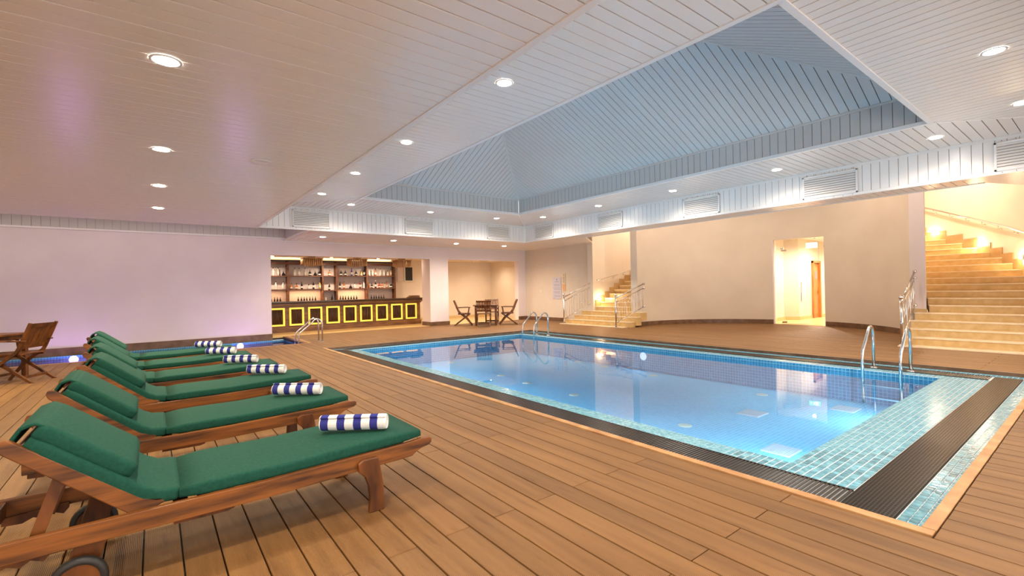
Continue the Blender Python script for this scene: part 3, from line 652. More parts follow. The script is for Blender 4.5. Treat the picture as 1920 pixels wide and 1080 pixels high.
def handrail(pts, label):
    t = empty('wall_handrail',(0,0,0)); tag(t,label,'handrail','steel handrails along the stair walls')
    MB().tube(pts,.021,10).build('rail', M['chrome'], t)
    m = MB(); ball(m,tuple(pts[0]),.032); m.build('end_cap', M['chrome'], t)
    for i in range(2,len(pts)-1,3):
        p = Vector(pts[i]); n = Vector((p.x-CX,p.y-CY,0)).normalized()
        q = MB().tube([p-Vector((0,0,.01)),p-Vector((0,0,.09)),p+n*.07-Vector((0,0,.10))],.008,8); ball(q,tuple(p+n*.065-Vector((0,0,.10))),.024,10); q.build('bracket', M['chrome'], t)
def hpts(A, R=5.33):
    out = []
    for (a0,z0),(a1,z1) in zip(A[:-1],A[1:]):
        for i in range(6): f = i/6; a = math.radians(a0+(a1-a0)*f); out.append((CX+R*math.cos(a),CY+R*math.sin(a),z0+(z1-z0)*f))
    a,z = A[-1]; out.append((CX+R*math.cos(math.radians(a)),CY+R*math.sin(math.radians(a)),z)); return out
handrail(hpts([(-82,1.98),(-67.2,2.297),(-54.3,2.625),(-43.5,2.952),(-33.4,3.306),(-27,3.52)]),'long steel handrail on the curved wall of the right stairs')
handrail(hpts([(89.3,1.566),(78.5,1.777),(69.0,2.034),(60,2.28)]),'short steel handrail on the wall of the far left stairs')
# ------------------------------------------------------------------ bay door
d1 = empty('door_1',(0,0,0)); d1['kind'] = 'structure'
a0 = (16.03,6.82); a1 = (16.13,5.38)
def gp(f,off=0): return Vector((a0[0]+(a1[0]-a0[0])*f+off, a0[1]+(a1[1]-a0[1])*f, 0))
def pane(f0,f1,z0,z1,off,name):
    p,q = gp(f0,off),gp(f1,off); return MB().bar((p.x,p.y,(z0+z1)/2),(q.x,q.y,(z0+z1)/2),.010,z1-z0).build(name, M['glass'], d1)
pane(.10,.99,2.42,2.70,.10,'transom_pane'); pane(0.0,.10,0.02,2.70,.10,'side_pane')
# leaf opened slightly inward
lf0 = gp(.11,.10); lf1 = lf0+Vector((.62,-.62,0))
MB().bar((lf0.x,lf0.y,1.21),(lf1.x,lf1.y,1.21),.010,2.36).build('glass_leaf', M['glass'], d1)
MB().bar((lf0.x,lf0.y,2.37),(lf0.x+.11,lf0.y-.11,2.37),.025,.05).bar(gp(.1,.1)+Vector((0,0,2.43)),gp(.16,.1)+Vector((0,0,2.43)),.03,.045).bar(gp(.93,.1)+Vector((0,0,2.43)),gp(.99,.1)+Vector((0,0,2.43)),.03,.045).bar(gp(.28,.1)+Vector((0,0,2.68)),gp(.31,.1)+Vector((0,0,2.68)),.03,.03).bar(gp(.75,.1)+Vector((0,0,2.68)),gp(.78,.1)+Vector((0,0,2.68)),.03,.03).bar((lf0.x,lf0.y,.05),(lf0.x+.10,lf0.y-.10,.05),.025,.06).build('hinge_patch', M['chrome'], d1)
hx,hy = lf0.x+.40,lf0.y-.40; n2 = Vector((-.7,-.7,0))*.05
MB().tube([(hx+n2.x*.2,hy+n2.y*.2,.72),(hx+n2.x,hy+n2.y,.72),(hx+n2.x,hy+n2.y,1.34),(hx+n2.x*.2,hy+n2.y*.2,1.34)],.012,8).build('door_handle', M['chrome'], d1)
struct(MB().box(15.99,16.06,6.84,7.2,0,2.72).build('trim_5', M['wall']))
d2 = empty('door_2',(0,0,0)); d2['kind'] = 'structure'
MB().box(19.36,19.46,6.88,6.98,0,2.12).box(19.94,20.04,6.86,6.96,0,2.12).box(19.36,20.04,6.87,6.97,2.05,2.13).build('door_frame', M['door_wood'], d2)
lb = MB().box(19.46,19.94,6.93,6.97,0,2.05)
for z0_,z1_ in ((.15,.85),(1.0,1.9)): lb.box(19.53,19.87,6.915,6.93,z0_,z1_)
lb.build('door_leaf', M['door_wood'], d2, bevel=.006)
MB().box(19.86,19.90,6.915,6.93,.90,1.15).tube([(19.88,6.90,1.05),(19.88,6.87,1.05),(19.78,6.87,1.05)],.012,8).build('door_handle', mat('brass',(.75,.5,.2),.25,1), d2)
MB().box(19.60,19.74,6.905,6.915,1.45,1.75).build('door_sign', M['ink'], d2)
# exit sign in the corridor
ex = empty('exit_sign',(17.95,6.42,2.60), math.atan2(.64,1.0)*0 - PI/2); tag(ex,'small lit green exit sign hanging behind the glass door','exit sign')
MB().box(-.17,.17,-.02,.02,-.09,.09).build('light_box', M['exit_g'], ex, bevel=.004)
MB().box(.03,.11,-.026,-.02,-.065,.065).box(-.13,-.09,-.026,-.02,-.01,.01).prism([(-.13,0),(-.09,.04),(-.09,-.04)],-.026,-.02,'xz').build('door_symbol', M['exit_w'], ex)
fig = MB(); fig.lathe([(.001,-.012),(.012,0),(.001,.012)],10,(-.02,-.023,.055)); fig.bar((-.02,-.023,.04),(-.01,-.023,0),.006,.018,(0,0,1)).bar((-.01,-.023,0),(-.04,-.023,-.05),.006,.01).bar((-.01,-.023,0),(.015,-.023,-.055),.006,.01).bar((-.02,-.023,.035),(-.045,-.023,.01),.006,.008).bar((-.02,-.023,.035),(.005,-.023,.015),.006,.008)
fig.build('running_figure', M['exit_w'], ex)
# ------------------------------------------------------------------ posters on the right wall
ps = empty('notice_board',(12.64,13.54,1.30),-PI/2); tag(ps,'tall pale lilac pool rules poster on the corner wall','poster','notices on the corner wall')
MB().box(-.245,.245,-.008,.0,-.42,.42).build('sheet', M['paper'], ps)
tx = MB(); random.seed(3)
for i in range(15):
    z = .16-i*.036
    if i in (3,7,11): continue
    x = -.20+(.05 if i%4 else 0)
    while x < .17: wl = random.uniform(.02,.06); tx.box(x,min(x+wl,.2),-.010,-.008,z-.007,z+.004); x += wl+.012
for i in range(9): tx.box(-.11+i*.026,-.11+i*.026+.018,-.010,-.008,.235,.255)
tx.prism([(-.01,.29),(.03,.30),(.035,.36),(.01,.385),(.0,.34)],-.010,-.008,'xz'); tx.box(-.2,-.12,-.010,-.008,-.385,-.375)
tx.build('printed_text', M['ink'], ps)
pq = empty('notice_board',(12.64,13.13,1.53),-PI/2); tag(pq,'narrow cream and orange notice right of the lilac poster','poster','notices on the corner wall')
MB().box(-.085,.085,-.008,0,-.34,.34).build('sheet', M['yellowp'], pq); MB().box(-.075,.075,-.010,-.008,-.32,-.08).build('orange_panel', M['orange'], pq)
tx = MB().prism([(-.02,.25),(.015,.25),(.02,.29),(.0,.32)],-.010,-.008,'xz')
for i in range(8): tx.box(-.06,.05+.01*(i%2),-.010,-.008,.2-i*.033,.21-i*.033)
tx.build('printed_text', M['ink'], pq)
sw = MB().box(12.635,12.65,14.42,14.60,1.12,1.24).build('wall_plate', M['label_w'], bevel=.004); tag(sw,'faint cream wall plate left of the lilac poster','wall plate')
cm = MB().lathe([(.001,-.10),(.04,-.08),(.05,-.04),(.05,0)],14,(11.35,17.6,2.62)).build('security_camera', M['label_w']); tag(cm,'small dome camera under the alcove ceiling','camera')
ac = MB().box(11.75,12.15,17.35,17.65,2.60,2.62).build('ceiling_grille', M['dark']); tag(ac,'small dark grille in the alcove ceiling','vent')
# ------------------------------------------------------------------ bar
bar = empty('bar_counter',(0,0,0)); tag(bar,'long dark wooden bar counter with nine yellow-lit panels','bar counter')
MB().box(2.0,8.44,17.04,17.55,.16,.93).build('body', M['barwood'], bar)
MB().box(2.0,8.47,16.99,17.55,0,.17).build('plinth', M['barwood'], bar, bevel=.008)
MB().box(2.0,8.62,16.84,17.72,.985,1.035).build('worktop', mat('polished dark top',(.06,.035,.022),.18), bar, bevel=.01)
MB().box(2.0,8.5,16.90,17.55,.89,.985).build('top_moulding', M['barwood'], bar, bevel=.02)
MB().box(2.0,8.47,17.0,17.04,.84,.89).build('rail_moulding', M['barwood'], bar)
for i in range(9):
    x0 = 3.01+.6*i; x1 = x0+.46; z0_,z1_ = .215,.82
    pn = MB().box(x0,x1,17.02,17.04,z0_,z1_).build('panel', M['dark'], bar)
    MB().box(x0,x0+.055,16.99,17.02,z0_,z1_).box(x1-.055,x1,16.99,17.02,z0_,z1_).box(x0+.055,x1-.055,16.99,17.02,z0_,z0_+.055).box(x0+.055,x1-.055,16.99,17.02,z1_-.055,z1_).build('lit_frame', M['gold'], pn)
    s = MB(); random.seed(i)
    for j in range(13):
        x = x0+.078+j*(.46-.156)/12; s.tube([(x,17.008,z0_+.07+random.uniform(0,.01)),(x+random.uniform(-.006,.006),17.0,(z0_+z1_)/2),(x,17.008,z1_-.07-random.uniform(0,.015))],.0115,6)
    s.build('stick_inlay', M['stick'], pn)
# menus stacked on the bar end
for i,(w_,z_,dx,label) in enumerate(((.46,1.036,0,'flat brown folder at the bottom of the stack on the bar end'),(.40,1.066,.05,'brown folder in the middle of the stack on the bar end'),(.34,1.098,.1,'topmost brown folder of the stack on the bar end'))):
    o = MB().box(8.02+dx,8.02+dx+w_,17.1,17.38,z_,z_+.028).build('menu_folder', M['barwood'], bevel=.004); tag(o,label,'folder','folders on the bar end')
# back shelf unit
sh = empty('bottle_shelf',(0,0,0)); tag(sh,'brown wooden wall shelving full of bottles behind the bar','shelving')
for x in (2.05,3.93,5.16,5.68,6.89,8.08): MB().box(x-.032,x+.032,18.60,18.86,.0,2.52).build('post', M['shelf'], sh)
MB().box(2.0,8.13,18.58,18.62,2.36,2.46).build('top_rail', M['shelf'], sh); MB().box(2.0,8.13,18.60,18.86,2.50,2.54).build('top_board', mat('dark cornice',(.05,.035,.03),.5), sh)
for z in (1.955,1.455):
    for xa,xb in ((2.09,3.88),(3.975,5.115),(5.205,5.635),(5.725,6.845),(6.935,8.035)):
        dz_ = -.055 if (z < 1.6 and 5.2 < xa < 5.3) else 0
        MB().box(xa-.012,xb+.012,18.58,18.86,z+dz_-.035,z+dz_).build('shelf', M['shelf'], sh)
MB().box(2.0,8.12,18.30,18.88,.90,.955).build('back_counter', M['barwood'], sh); MB().box(2.0,8.12,18.36,18.86,0,.90).build('cabinet', M['barwood'], sh)
MB().box(2.0,8.12,18.865,18.88,.955,2.52).build('back_panel', M['bar_wall'], sh)
for xa,xb in ((2.1,3.8),(4.0,5.1),(5.8,6.8)):
    ld = bpy.data.lights.new('shelf strip','AREA'); ld.shape='RECTANGLE'; ld.size = xb-xa; ld.size_y=.03; ld.energy = 2.8; ld.color = (1,.60,.30)
    lo = bpy.data.objects.new('shelf strip', ld); COL.objects.link(lo); lo.parent = sh; lo.location = ((xa+xb)/2,18.6,1.412)
ld = bpy.data.lights.new('cornice strip','AREA'); ld.shape='RECTANGLE'; ld.size = 6.0; ld.size_y=.05; ld.energy = 14; ld.color = (1,.72,.42)
lo = bpy.data.objects.new('cornice strip', ld); COL.objects.link(lo); lo.parent = sh; lo.location = (5.0,18.72,2.55); lo.rotation_euler = (PI,0,0)
# bottles
PROF = {'slim':[(.0,0),(.036,0),(.038,.02),(.038,.17),(.030,.20),(.014,.225),(.013,.275),(.016,.278),(.016,.30),(0,.30)],
 'round':[(0,0),(.045,0),(.055,.03),(.055,.09),(.045,.13),(.018,.16),(.014,.20),(.018,.202),(.018,.225),(0,.225)],
 'squat':[(0,0),(.065,0),(.068,.02),(.05,.07),(.02,.11),(.014,.15),(.018,.152),(.018,.19),(0,.19)],
 'wine':[(0,0),(.036,0),(.038,.02),(.038,.13),(.028,.17),(.013,.21),(.012,.27),(.014,.272),(.014,.285),(0,.285)],
 'beer':[(0,0),(.030,0),(.032,.02),(.032,.10),(.020,.14),(.012,.165),(.011,.21),(.014,.212),(.014,.222),(0,.222)]}
_b = {}
def bottle(x,z,shape,colr,label,group,lab=True,y=18.68):
    t = empty('bottle',(x,y,z)); tag(t,label,'bottle',group); k = (shape,colr)
    if k not in _b:
        p = PROF[shape]; body = MB().lathe(p[:-3],12).build('glass_body', M['bottle_'+colr], t)
        cap = MB().lathe([(p[-3][0]+.001,p[-3][1]-.012),(p[-3][0]+.001,p[-2][1]),(0,p[-1][1])],10).build('cap', M['black'] if colr != 'dark' else M['ink'], t)
        r = p[2][0]+.0012; zz = p[3][1]; lb_ = MB().lathe([(r if shape!='round' else .0565,zz*.35),(r if shape!='round' else .0565,zz*.85)],12).build('paper_label', M['label_w'], t) if shape in ('slim','wine','round') and lab else None
        _b[k] = (body,cap,lb_)
    else:
        inst(_b[k][0],'glass_body',t); inst(_b[k][1],'cap',t)
        if _b[k][2] and lab: inst(_b[k][2],'paper_label',t)
CN = {'dark':'dark','clear':'clear','amber':'amber','blue':'blue','red':'red','yellow':'yellow','white':'white'}
SN = {'slim':'slender bottle','round':'round-shouldered bottle','squat':'squat wide bottle','wine':'tall bottle','beer':'small-necked bottle'}
TOP = [(3.45,'slim','white'),(3.61,'slim','clear'),(3.84-.05,'squat','dark'),(4.18,'slim','clear'),(4.33,'slim','clear'),(4.54,'slim','clear'),(4.71,'round','dark'),(4.9,'squat','dark'),(5.05,'round','dark'),(5.43,'round','amber'),(5.87,'round','dark'),(6.04,'round','dark'),(6.29,'slim','blue'),(6.46,'round','dark'),(6.67,'round','yellow'),(6.79,'slim','dark'),(7.01,'slim','clear'),(7.14,'slim','clear'),(7.27,'slim','amber'),(7.48,'slim','clear'),(7.64,'slim','clear'),(7.8,'round','clear'),(7.94,'slim','yellow')]
MID = [(3.34,'round','white'),(3.53,'slim','white'),(3.77,'slim','clear'),(4.05,'round','amber'),(4.23,'round','amber'),(4.41,'wine','dark'),(4.66,'squat','clear'),(4.83,'slim','dark'),(5.06,'slim','yellow'),(5.41,'wine','dark'),(5.82,'wine','dark'),(5.98,'wine','amber'),(6.24,'squat','dark'),(6.4,'round','white'),(6.62,'slim','red'),(6.77,'slim','white'),(6.99,'beer','amber'),(7.1,'round','dark'),(7.26,'slim','dark'),(7.42,'round','red'),(7.55,'round','amber'),(7.74,'wine','amber'),(7.93,'round','dark')]
LOW = [3.37,3.48,3.57,3.67,4.28,4.39,4.49,4.58,4.69,4.79,4.89,5.27,5.51,5.83,5.93,6.03,6.14,6.25,6.36,6.47,7.08,7.19,7.29,7.39,7.5,7.6]
for i,(x,s_,c_) in enumerate(TOP): bottle(x,1.955,s_,c_,f'{CN[c_]} {SN[s_]}, {ORD[i]} from the left on the top bar shelf','bottles on the top bar shelf')
for i,(x,s_,c_) in enumerate(MID): bottle(x,1.40 if i==9 else 1.455,s_,c_,f'{CN[c_]} {SN[s_]}, {ORD[i]} from the left on the middle bar shelf','bottles on the middle bar shelf')
for i,x in enumerate(LOW):
    c_ = 'clear' if i == 11 else 'dark'; bottle(x,.955,'beer' if i != 12 else 'wine',c_,f'{c_} bottle standing low behind the counter, {ORD[i]} from the left','bottles standing behind the counter',lab=False)
# chalkboard and panel right of the shelves
cb = empty('wall_board',(8.84,18.88,2.05)); tag(cb,'small dark framed board right of the bottle shelves','board')
MB().box(-.17,.17,-.012,0,-.29,.29).build('dark_panel', M['mirror'], cb)
MB().box(-.21,.21,-.02,-.0,.29,.33).box(-.21,.21,-.02,0,-.33,-.29).box(-.21,-.17,-.02,0,-.29,.29).box(.17,.21,-.02,0,-.29,.29).build('frame', M['label_w'], cb)
gp_ = MB().box(8.30,8.54,18.86,18.895,1.72,2.36).build('wall_panel', M['bar_wall'], bevel=.004); tag(gp_,'plain greyish panel between shelves and dark board','panel')
# bamboo pendants
def bamboo_lamp():
    t = empty('bamboo_lamp',(4.16,16.25,2.22)); 
    MB().box(-.37,.37,-.26,.26,.25,.275).build('top_board', M['bamboo'], t)
    MB().box(-.12,.12,-.10,.10,.275,.40).build('mount', M['bamboo'], t)
    for i in range(9): x = -.30+i*.075; h_ = .035*(abs(i-4)/4)**2; MB().tube([(x,-.22,.25),(x,-.22,h_)],.024,8).build('bamboo_stick', M['bamboo'], t)
    for i in range(9): x = -.30+i*.075; h_ = .035*(abs(i-4)/4)**2; MB().tube([(x,.22,.25),(x,.22,h_)],.024,8).build('bamboo_stick', M['bamboo'], t)
    for i in range(5):
        for s_ in (-1,1): MB().tube([(s_*.335,-.16+i*.08,.25),(s_*.335,-.16+i*.08,.03)],.024,8).build('bamboo_stick', M['bamboo'], t)
    return t
bl = bamboo_lamp(); bl.location.z = 2.185; bl.scale = (.86,.9,1); tag(bl,'hanging box lamp of bamboo tubes over the bar, left one','hanging lamp','bamboo lamps over the bar')
for x,l in ((5.67,'middle one'),(7.34,'right one')):
    c = copy_tree(bl); c.location = (x,16.25,2.185); tag(c,'hanging box lamp of bamboo tubes over the bar, '+l)
# ------------------------------------------------------------------ pool ladders
def ladder(y0,y1,xp,xl,zf,label,depth,treads=True):
    t = empty('pool_ladder',(0,0,0)); tag(t,label,'pool ladder','steel pool ladders')
    for y in (y0,y1):
        pts = [(xp,y,zf),(xp,y,.42)]
        c = (xp-.13,.46)
        for i in range(9):
            a = math.radians(0+i*(150/8)); pts.append((c[0]+.13*math.cos(a),y,c[1]+.15*math.sin(a)))
        pts += [(xl+.03,y,.27),(xl+.008,y,.21),(xl,y,.14),(xl,y,depth)]
        MB().tube(pts,.021,12).build('handrail', M['chrome'], t)
        MB().lathe([(.022,.02),(.045,.012),(.048,0)],16,(xp,y,zf)).build('base_flange', M['chrome'], t)
    if treads:
        for z in (-.24,-.42): MB().box(xl-.02,xl+.06,min(y0,y1),max(y0,y1),z,z+.02).build('step', M['chrome'], t)
ladder(2.36,1.91,8.93,8.40,-.045,'curved steel ladder rails at the right side of the big pool',-.5)
ladder(10.45,9.95,8.92,8.38,-.045,'curved steel ladder rails at the far corner of the big pool',-.5)
ladder(13.34,12.99,3.56,2.97,0,'curved steel ladder rails at the violet pool before the bar',-.42)
# ------------------------------------------------------------------ loungers
def rrect(w, h, r, n=4):
    pts = []
    for cx_,cy_,a in ((w/2-r,h/2-r,0),(-w/2+r,h/2-r,90),(-w/2+r,-h/2+r,180),(w/2-r,-h/2+r,270)):
        for i in range(n+1): an = math.radians(a+90*i/n); pts.append((cx_+r*math.cos(an),cy_+r*math.sin(an)))
    return pts
def pad(name, path, w, h, r, parent, m, puff=.006, seg=5):
    """soft cushion: rounded section swept along a path in the XZ plane (path is its mid-line)."""
    P = []
    for a,b in zip(path[:-1],path[1:]):
        for i in range(seg): P.append((a[0]+(b[0]-a[0])*i/seg, a[1]+(b[1]-a[1])*i/seg))
    P.append(path[-1]); n = len(P); L = [0]
    for a,b in zip(P[:-1],P[1:]): L.append(L[-1]+math.hypot(b[0]-a[0],b[1]-a[1]))
    vs = []; fs = []; sec0 = rrect(w,h,r); k = len(sec0)
    for i,p in enumerate(P):
        a = P[max(i-1,0)]; b = P[min(i+1,n-1)]; tx_,tz_ = b[0]-a[0],b[1]-a[1]; l = math.hypot(tx_,tz_); nx,nz = -tz_/l,tx_/l
        if nz < 0: nx,nz = -nx,-nz
        e = min(L[i],L[-1]-L[i]); f = 1.0 if e > .03 else .70+.30*math.sqrt(max(0,1-(1-e/.03)**2)); wf = 1.0 if e > .03 else .965+.035*math.sqrt(max(0,1-(1-e/.03)**2))
        wob = puff*math.sin(L[i]*9)*.35
        for y,q in sec0: vs.append((p[0]+nx*(q*f+wob*(q>0)), y*wf, p[1]+nz*(q*f+wob*(q>0))))
    for i in range(n-1): fs += [(i*k+j,i*k+(j+1)%k,(i+1)*k+(j+1)%k,(i+1)*k+j) for j in range(k)]
    m_ = MB(); m_.add(vs,fs,True); m_.f += [tuple(reversed(range(k))),tuple((n-1)*k+j for j in range(k))]; m_.sm += [True,True]
    return m_.build(name, m, parent)
def make_lounger():
    t = empty('sun_lounger',(0,0,0))
    prof = [(-.62,.232),(-.62,.318),(.45,.325),(1.27,.352),(1.345,.36),(1.40,.358),(1.415,.345),(1.412,.322),(1.39,.308),(1.345,.300),(1.31,.285),(1.275,.262),(.45,.235)]
    for s in (-1,1):
        MB().prism(prof, s*.285, s*.315).build('side_rail', M['teak'], t, bevel=.004)
        leg = [(.925,.30),(.955,.318),(1.045,.318),(1.058,.26),(1.075,.16),(1.08,0),(.985,0),(.992,.09),(.985,.16),(.965,.215),(.93,.25)]
        MB().prism(leg, s*.315, s*.345).build('leg', M['teak_d'], t, bevel=.006)
        wl = [(-.275,.29),(-.25,.305),(-.14,.315),(-.15,.27),(-.19,.20),(-.215,.09),(-.325,.09),(-.31,.16),(-.29,.22)]
        MB().prism(wl, s*.255, s*.285).build('wheel_bracket', M['teak_d'], t, bevel=.006)
        wh = MB(); c = (-.27,s*.335,.10)
        wh.lathe([(.072,-.018),(.085,-.022),(.098,-.014),(.10,0),(.098,.014),(.085,.022),(.072,.018),(.072,-.018)],28,c,'y'); w_ = wh.build('wheel', M['black'], t)
        MB().lathe([(0,-.015),(.073,-.015),(.073,.015),(0,.015)],24,c,'y',False).build('wheel_hub', M['teak_d'], w_)
        # backrest rail, hinged near x = 0
        MB().prism([(-.075,.285),(.03,.33),(.02,.352),(-.05,.368),(-.48,.724),(-.505,.722),(-.515,.70),(-.505,.672)], s*.252, s*.28).build('back_rail', M['teak'], t, bevel=.005)
        MB().prism([(-.60,.20),(-.60,.235),(-.36,.250),(-.36,.225),(-.38,.20),(-.42,.218),(-.45,.197),(-.49,.214),(-.53,.195)], s*.262, s*.284).build('notch_rail', M['teak_d'], t)
        MB().bar((-.33,s*.235,.53),(-.43,s*.235,.225),.022,.045).build('prop_strut', M['teak_d'], t)
        MB().prism([(.06,.215),(.06,.240),(.31,.240),(.31,.222),(.28,.213)], s*.270, s*.292).build('rail_cleat', M['teak_d'], t)
    MB().tube([(-.27,-.34,.10),(-.27,.34,.10)],.012,8).build('axle', M['chrome'], t)
    MB().tube([(-.33,-.25,.53),(-.33,.25,.53)],.012,8).build('strut_rod', M['teak_d'], t)
    MB().box(-.62,-.585,-.285,.285,.24,.31).box(1.22,1.26,-.285,.285,.28,.33).build('cross_rail', M['teak_d'], t, bevel=.004)
    hb = MB().bar((-.455,-.25,.672),(-.455,.25,.672),.05,.018,(-.65,0,.76)).build('head_slat', M['teak_w'], t)
    for i in range(12): x = .06+i*.098; MB().box(x,x+.06,-.284,.284,.285,.301).build('slat', M['teak'], t)
    for i in range(5):
        f = .1+i*.17; x = -.04-.40*f; z = .335+.33*f; MB().bar((x,-.255,z),(x,.255,z),.055,.014,(-.65,0,.76)).build('back_slat', M['teak'], t)
    pad('seat_cushion', [(.084,.351),(.6,.357),(1.352,.385)], .588, .064, .018, t, M['green'])
    pad('back_cushion', [(.088,.351),(.0,.357),(-.06,.388),(-.14,.455),(-.43,.705)], .560, .064, .020, t, M['green'])
    pad('head_pillow', [(-.085,.488),(-.20,.578),(-.365,.715),(-.405,.745)], .53, .075, .026, t, M['green'])
    pad('pillow_flap', [(-.36,.748),(-.405,.772),(-.448,.757),(-.474,.715),(-.480,.685)], .512, .013, .006, t, M['green'], seg=3)
    for s in (-1,1): MB().bar((1.06,s*.288,.34),(1.05,s*.30,.25),.006,.014).build('tie_ribbon', M['green'], t)
    return t
L0 = make_lounger()
spots = [(0,3.04,0),(-.03,4.36,.008),(.0,5.68,.0),(-.09,6.93,-.006),(-.20,8.20,.01),(-.27,9.42,0)]
lnames = ['nearest','second nearest','third nearest','fourth nearest','fifth nearest','farthest, beside the violet pool,']
for i,(x,y,a) in enumerate(spots):
    o = L0 if i == 0 else copy_tree(L0)
    o.location = (x,y,0); o.rotation_euler = (0,0,a); tag(o,f'{lnames[i]} of the six teak sun loungers with green cushions','sun lounger','teak loungers in a row')
def stripe_mat():
    m = mat('white and navy striped terry', rough=.95, spec=.2); N, L, b = nodes(m)
    tc = N.new('ShaderNodeTexCoord'); sx = N.new('ShaderNodeSeparateXYZ'); L.new(tc.outputs['Object'], sx.inputs[0])
    a = N.new('ShaderNodeMath'); a.operation = 'ADD'; a.inputs[1].default_value = .21-.008; L.new(sx.outputs[0], a.inputs[0])
    d = N.new('ShaderNodeMath'); d.operation = 'DIVIDE'; d.inputs[1].default_value = .1035; L.new(a.outputs[0], d.inputs[0])
    f = N.new('ShaderNodeMath'); f.operation = 'FRACT'; L.new(d.outputs[0], f.inputs[0]); g_ = N.new('ShaderNodeMath'); g_.operation = 'LESS_THAN'; g_.inputs[1].default_value = .47; L.new(f.outputs[0], g_.inputs[0])
    mx = N.new('ShaderNodeMixRGB'); L.new(g_.outputs[0], mx.inputs[0]); mx.inputs[1].default_value = (.80,.78,.76,1); mx.inputs[2].default_value = (.035,.04,.235,1); L.new(mx.outputs[0], b.inputs['Base Color'])
    nz = N.new('ShaderNodeTexNoise'); nz.inputs['Scale'].default_value = 260; bp = N.new('ShaderNodeBump'); bp.inputs['Strength'].default_value = .5; bp.inputs['Distance'].default_value = .003
    L.new(tc.outputs['Object'], nz.inputs['Vector']); L.new(nz.outputs[0], bp.inputs['Height']); L.new(bp.outputs[0], b.inputs['Normal']); return m
M['stripe'] = stripe_mat()
def towel_mesh():
    mb = MB(); turns = 3.2; n = 84; vs = []; fs = []; th_ = .0125; nx = 8; xs = [-.21,-.204,-.19,-.1,0,.1,.19,.204,.21]; sh_ = [.004,.001,0,0,0,0,0,.001,.004]
    for i in range(n+1):
        a = 2*PI*turns*i/n; r1 = .012+(.054-.012)*i/n; r0 = r1-th_+.0022
        for x,s_ in zip(xs,sh_):
            vs.append((x,(r1-s_)*math.cos(a),(r1-s_)*math.sin(a)))
        for x,s_ in zip(xs,sh_):
            vs.append((x,(r0+s_)*math.cos(a),(r0+s_)*math.sin(a)))
    m = len(xs); w = 2*m
    for i in range(n):
        b = i*w; c = b+w
        for j in range(m-1): fs += [(b+j,b+j+1,c+j+1,c+j),(b+m+j,c+m+j,c+m+j+1,b+m+j+1)]
        fs += [(b,c,c+m,b+m),(b+m-1,b+2*m-1,c+2*m-1,c+m-1)]
    fs += [tuple(range(m))+tuple(reversed(range(m,2*m))), tuple(n*w+j for j in range(m))[::-1]+tuple(n*w+m+j for j in range(m))]
    mb.add(vs,fs,True); mb.lathe([(0,-.205),(.010,-.205),(.010,.205),(0,.205)],8,(0,0,0),'x'); return mb
tw0 = towel_mesh().build('rolled_towel', M['stripe'])
tdat = [(1.01,3.01,-.62),(.985,4.40,-.70),(.985,5.80,-.72),(.885,6.96,-.66),(.79,8.23,-.62),(.73,9.52,-.62)]
for i,(x,y,a) in enumerate(tdat):
    o = tw0 if i == 0 else inst(tw0,'rolled_towel')
    o.location = (x,y,.4095+.0525); o.rotation_euler = (random.choice([.2,.5,1.0]),0,a)
    tag(o,f'rolled blue and white striped towel on the {["nearest","second nearest","third nearest","fourth nearest","fifth nearest","farthest"][i]} lounger','towel','rolled towels on the loungers')
# ------------------------------------------------------------------ folding armchairs and tables
def make_chair():
    t = empty('folding_armchair',(0,0,0)); m = M['teak_d']
    for s in (-1,1):
        y0,y1 = s*.235,s*.262
        MB().prism([(.30,0),(.345,0),(.12,.30),(-.13,.49),(-.17,.56),(-.325,.93),(-.365,.92),(-.21,.54),(-.17,.46),(.07,.275)],y0,y1).build('back_post', m, t, bevel=.004)
        MB().prism([(-.36,0),(-.295,0),(.26,.41),(.195,.43)],s*.205,s*.232).build('crossed_leg', m, t, bevel=.004)
        MB().prism([(-.27,.640),(-.27,.662),(.10,.672),(.25,.662),(.26,.645),(.10,.650)],s*.225,s*.285).build('armrest', m, t, bevel=.004)
        MB().prism([(.15,.43),(.19,.43),(.225,.65),(.19,.65)],s*.236,s*.258).build('arm_support', m, t)
        MB().box(-.19,.24,min(s*.19,s*.213),max(s*.19,s*.213),.405,.435).build('seat_rail', m, t)
    for i in range(7): x = -.19+i*.063; MB().box(x,x+.05,-.232,.232,.436,.454).build('seat_slat', m, t)
    def bp(f,o=0): return (-.175-.165*f+o, .53+.385*f)
    a,b = bp(0),bp(.14); MB().prism([(a[0]-.012,a[1]),(a[0]+.012,a[1]),(b[0]+.012,b[1]),(b[0]-.012,b[1])],-.236,.236).build('back_rail', m, t)
    a,b = bp(.84),bp(1.0); MB().prism([(a[0]-.012,a[1]),(a[0]+.012,a[1]),(b[0]+.012,b[1]),(b[0]-.012,b[1])],-.236,.236).build('back_rail', m, t)
    for i in range(8):
        y = -.196+i*.056; a,b = bp(.13),bp(.85); MB().prism([(a[0]-.006,a[1]),(a[0]+.006,a[1]),(b[0]+.006,b[1]),(b[0]-.006,b[1])],y-.0195,y+.0195).build('back_slat', m, t)
    MB().box(.225,.25,-.236,.236,.09,.13).build('stretcher', m, t); MB().box(-.235,-.21,-.206,.206,.075,.115).build('stretcher', m, t)
    return t
ch = make_chair(); ch.location = (-1.69,10.54,0); ch.rotation_euler = (0,0,math.radians(153)); ch.scale=(1.0,1.03,1.0)
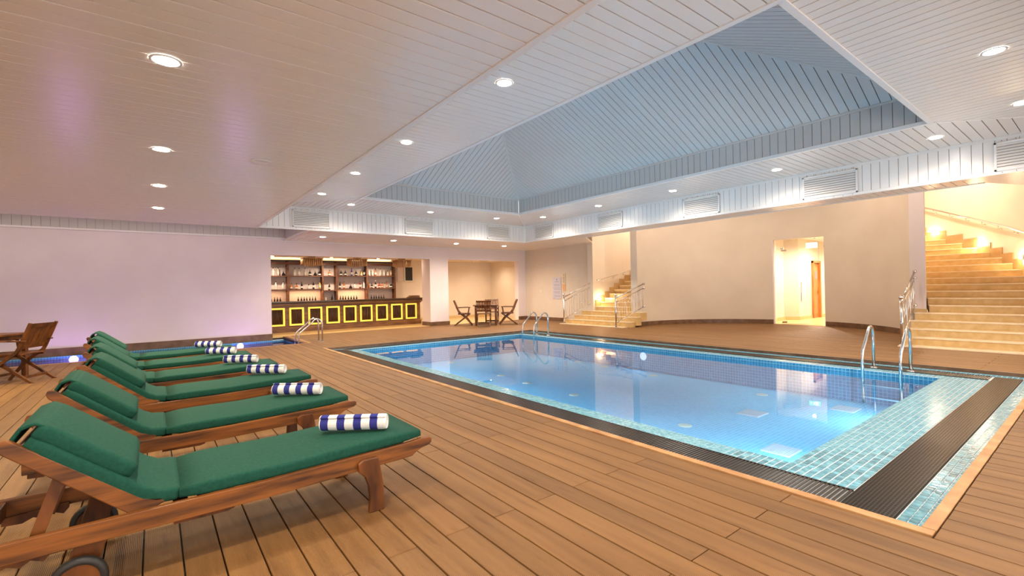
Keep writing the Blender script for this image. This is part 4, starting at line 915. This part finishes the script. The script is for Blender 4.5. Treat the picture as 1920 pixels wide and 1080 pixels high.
tag(ch,'wooden folding armchair at the left edge, seen from behind','chair','wooden folding armchairs')
vh = math.radians(33.9); V = Vector((math.sin(vh),math.cos(vh),0)); Rr = Vector((math.cos(vh),-math.sin(vh),0)); tc_ = Vector((9.73,14.28,0))
for d,lab in ((-Rr,'wooden folding armchair left of the far table, in side view'),(Rr,'wooden folding armchair right of the far table, in side view'),(-V,'wooden folding armchair before the far table, back to the pool'),(V,'wooden folding armchair behind the far table, facing the pool')):
    c = copy_tree(ch); c.scale = (1,1,1); p = tc_+d*(.82 if abs(d.dot(Rr))>.5 else .66); 
    if d == -V: p -= Rr*.08
    if d == V: p += Rr*.24
    c.location = p; c.rotation_euler = (0,0,math.atan2(-d.y,-d.x)); tag(c,lab)
def make_table(w,d,h,label,loc,rz):
    t = empty('garden_table',loc,rz); tag(t,label,'table','wooden garden tables')
    n = 9
    for i in range(n): y = -d/2+i*d/n; MB().box(-w/2+.05,w/2-.05,y+.003,y+d/n-.003,h-.028,h-.003).build('top_slat', M['teak_d'], t)
    MB().box(-w/2,-w/2+.055,-d/2,d/2,h-.03,h).box(w/2-.055,w/2,-d/2,d/2,h-.03,h).build('end_board', M['teak_d'], t, bevel=.005)
    MB().box(-w/2+.06,w/2-.06,-d/2+.06,-d/2+.085,h-.11,h-.03).box(-w/2+.06,w/2-.06,d/2-.085,d/2-.06,h-.11,h-.03).box(-w/2+.06,-w/2+.085,-d/2+.06,d/2-.06,h-.11,h-.03).box(w/2-.085,w/2-.06,-d/2+.06,d/2-.06,h-.11,h-.03).build('apron', M['teak_d'], t)
    for sx in (-1,1):
        for sy in (-1,1): MB().box(sx*(w/2-.09)-.032,sx*(w/2-.09)+.032,sy*(d/2-.09)-.032,sy*(d/2-.09)+.032,0,h-.03).build('leg', M['teak_d'], t, bevel=.004)
make_table(.92,.80,.74,'square wooden table between four chairs near the alcove',tc_,math.atan2(Rr.y,Rr.x))
make_table(1.1,1.0,.74,'wooden table cut by the left picture edge',(-2.32,11.02,0),math.radians(153))
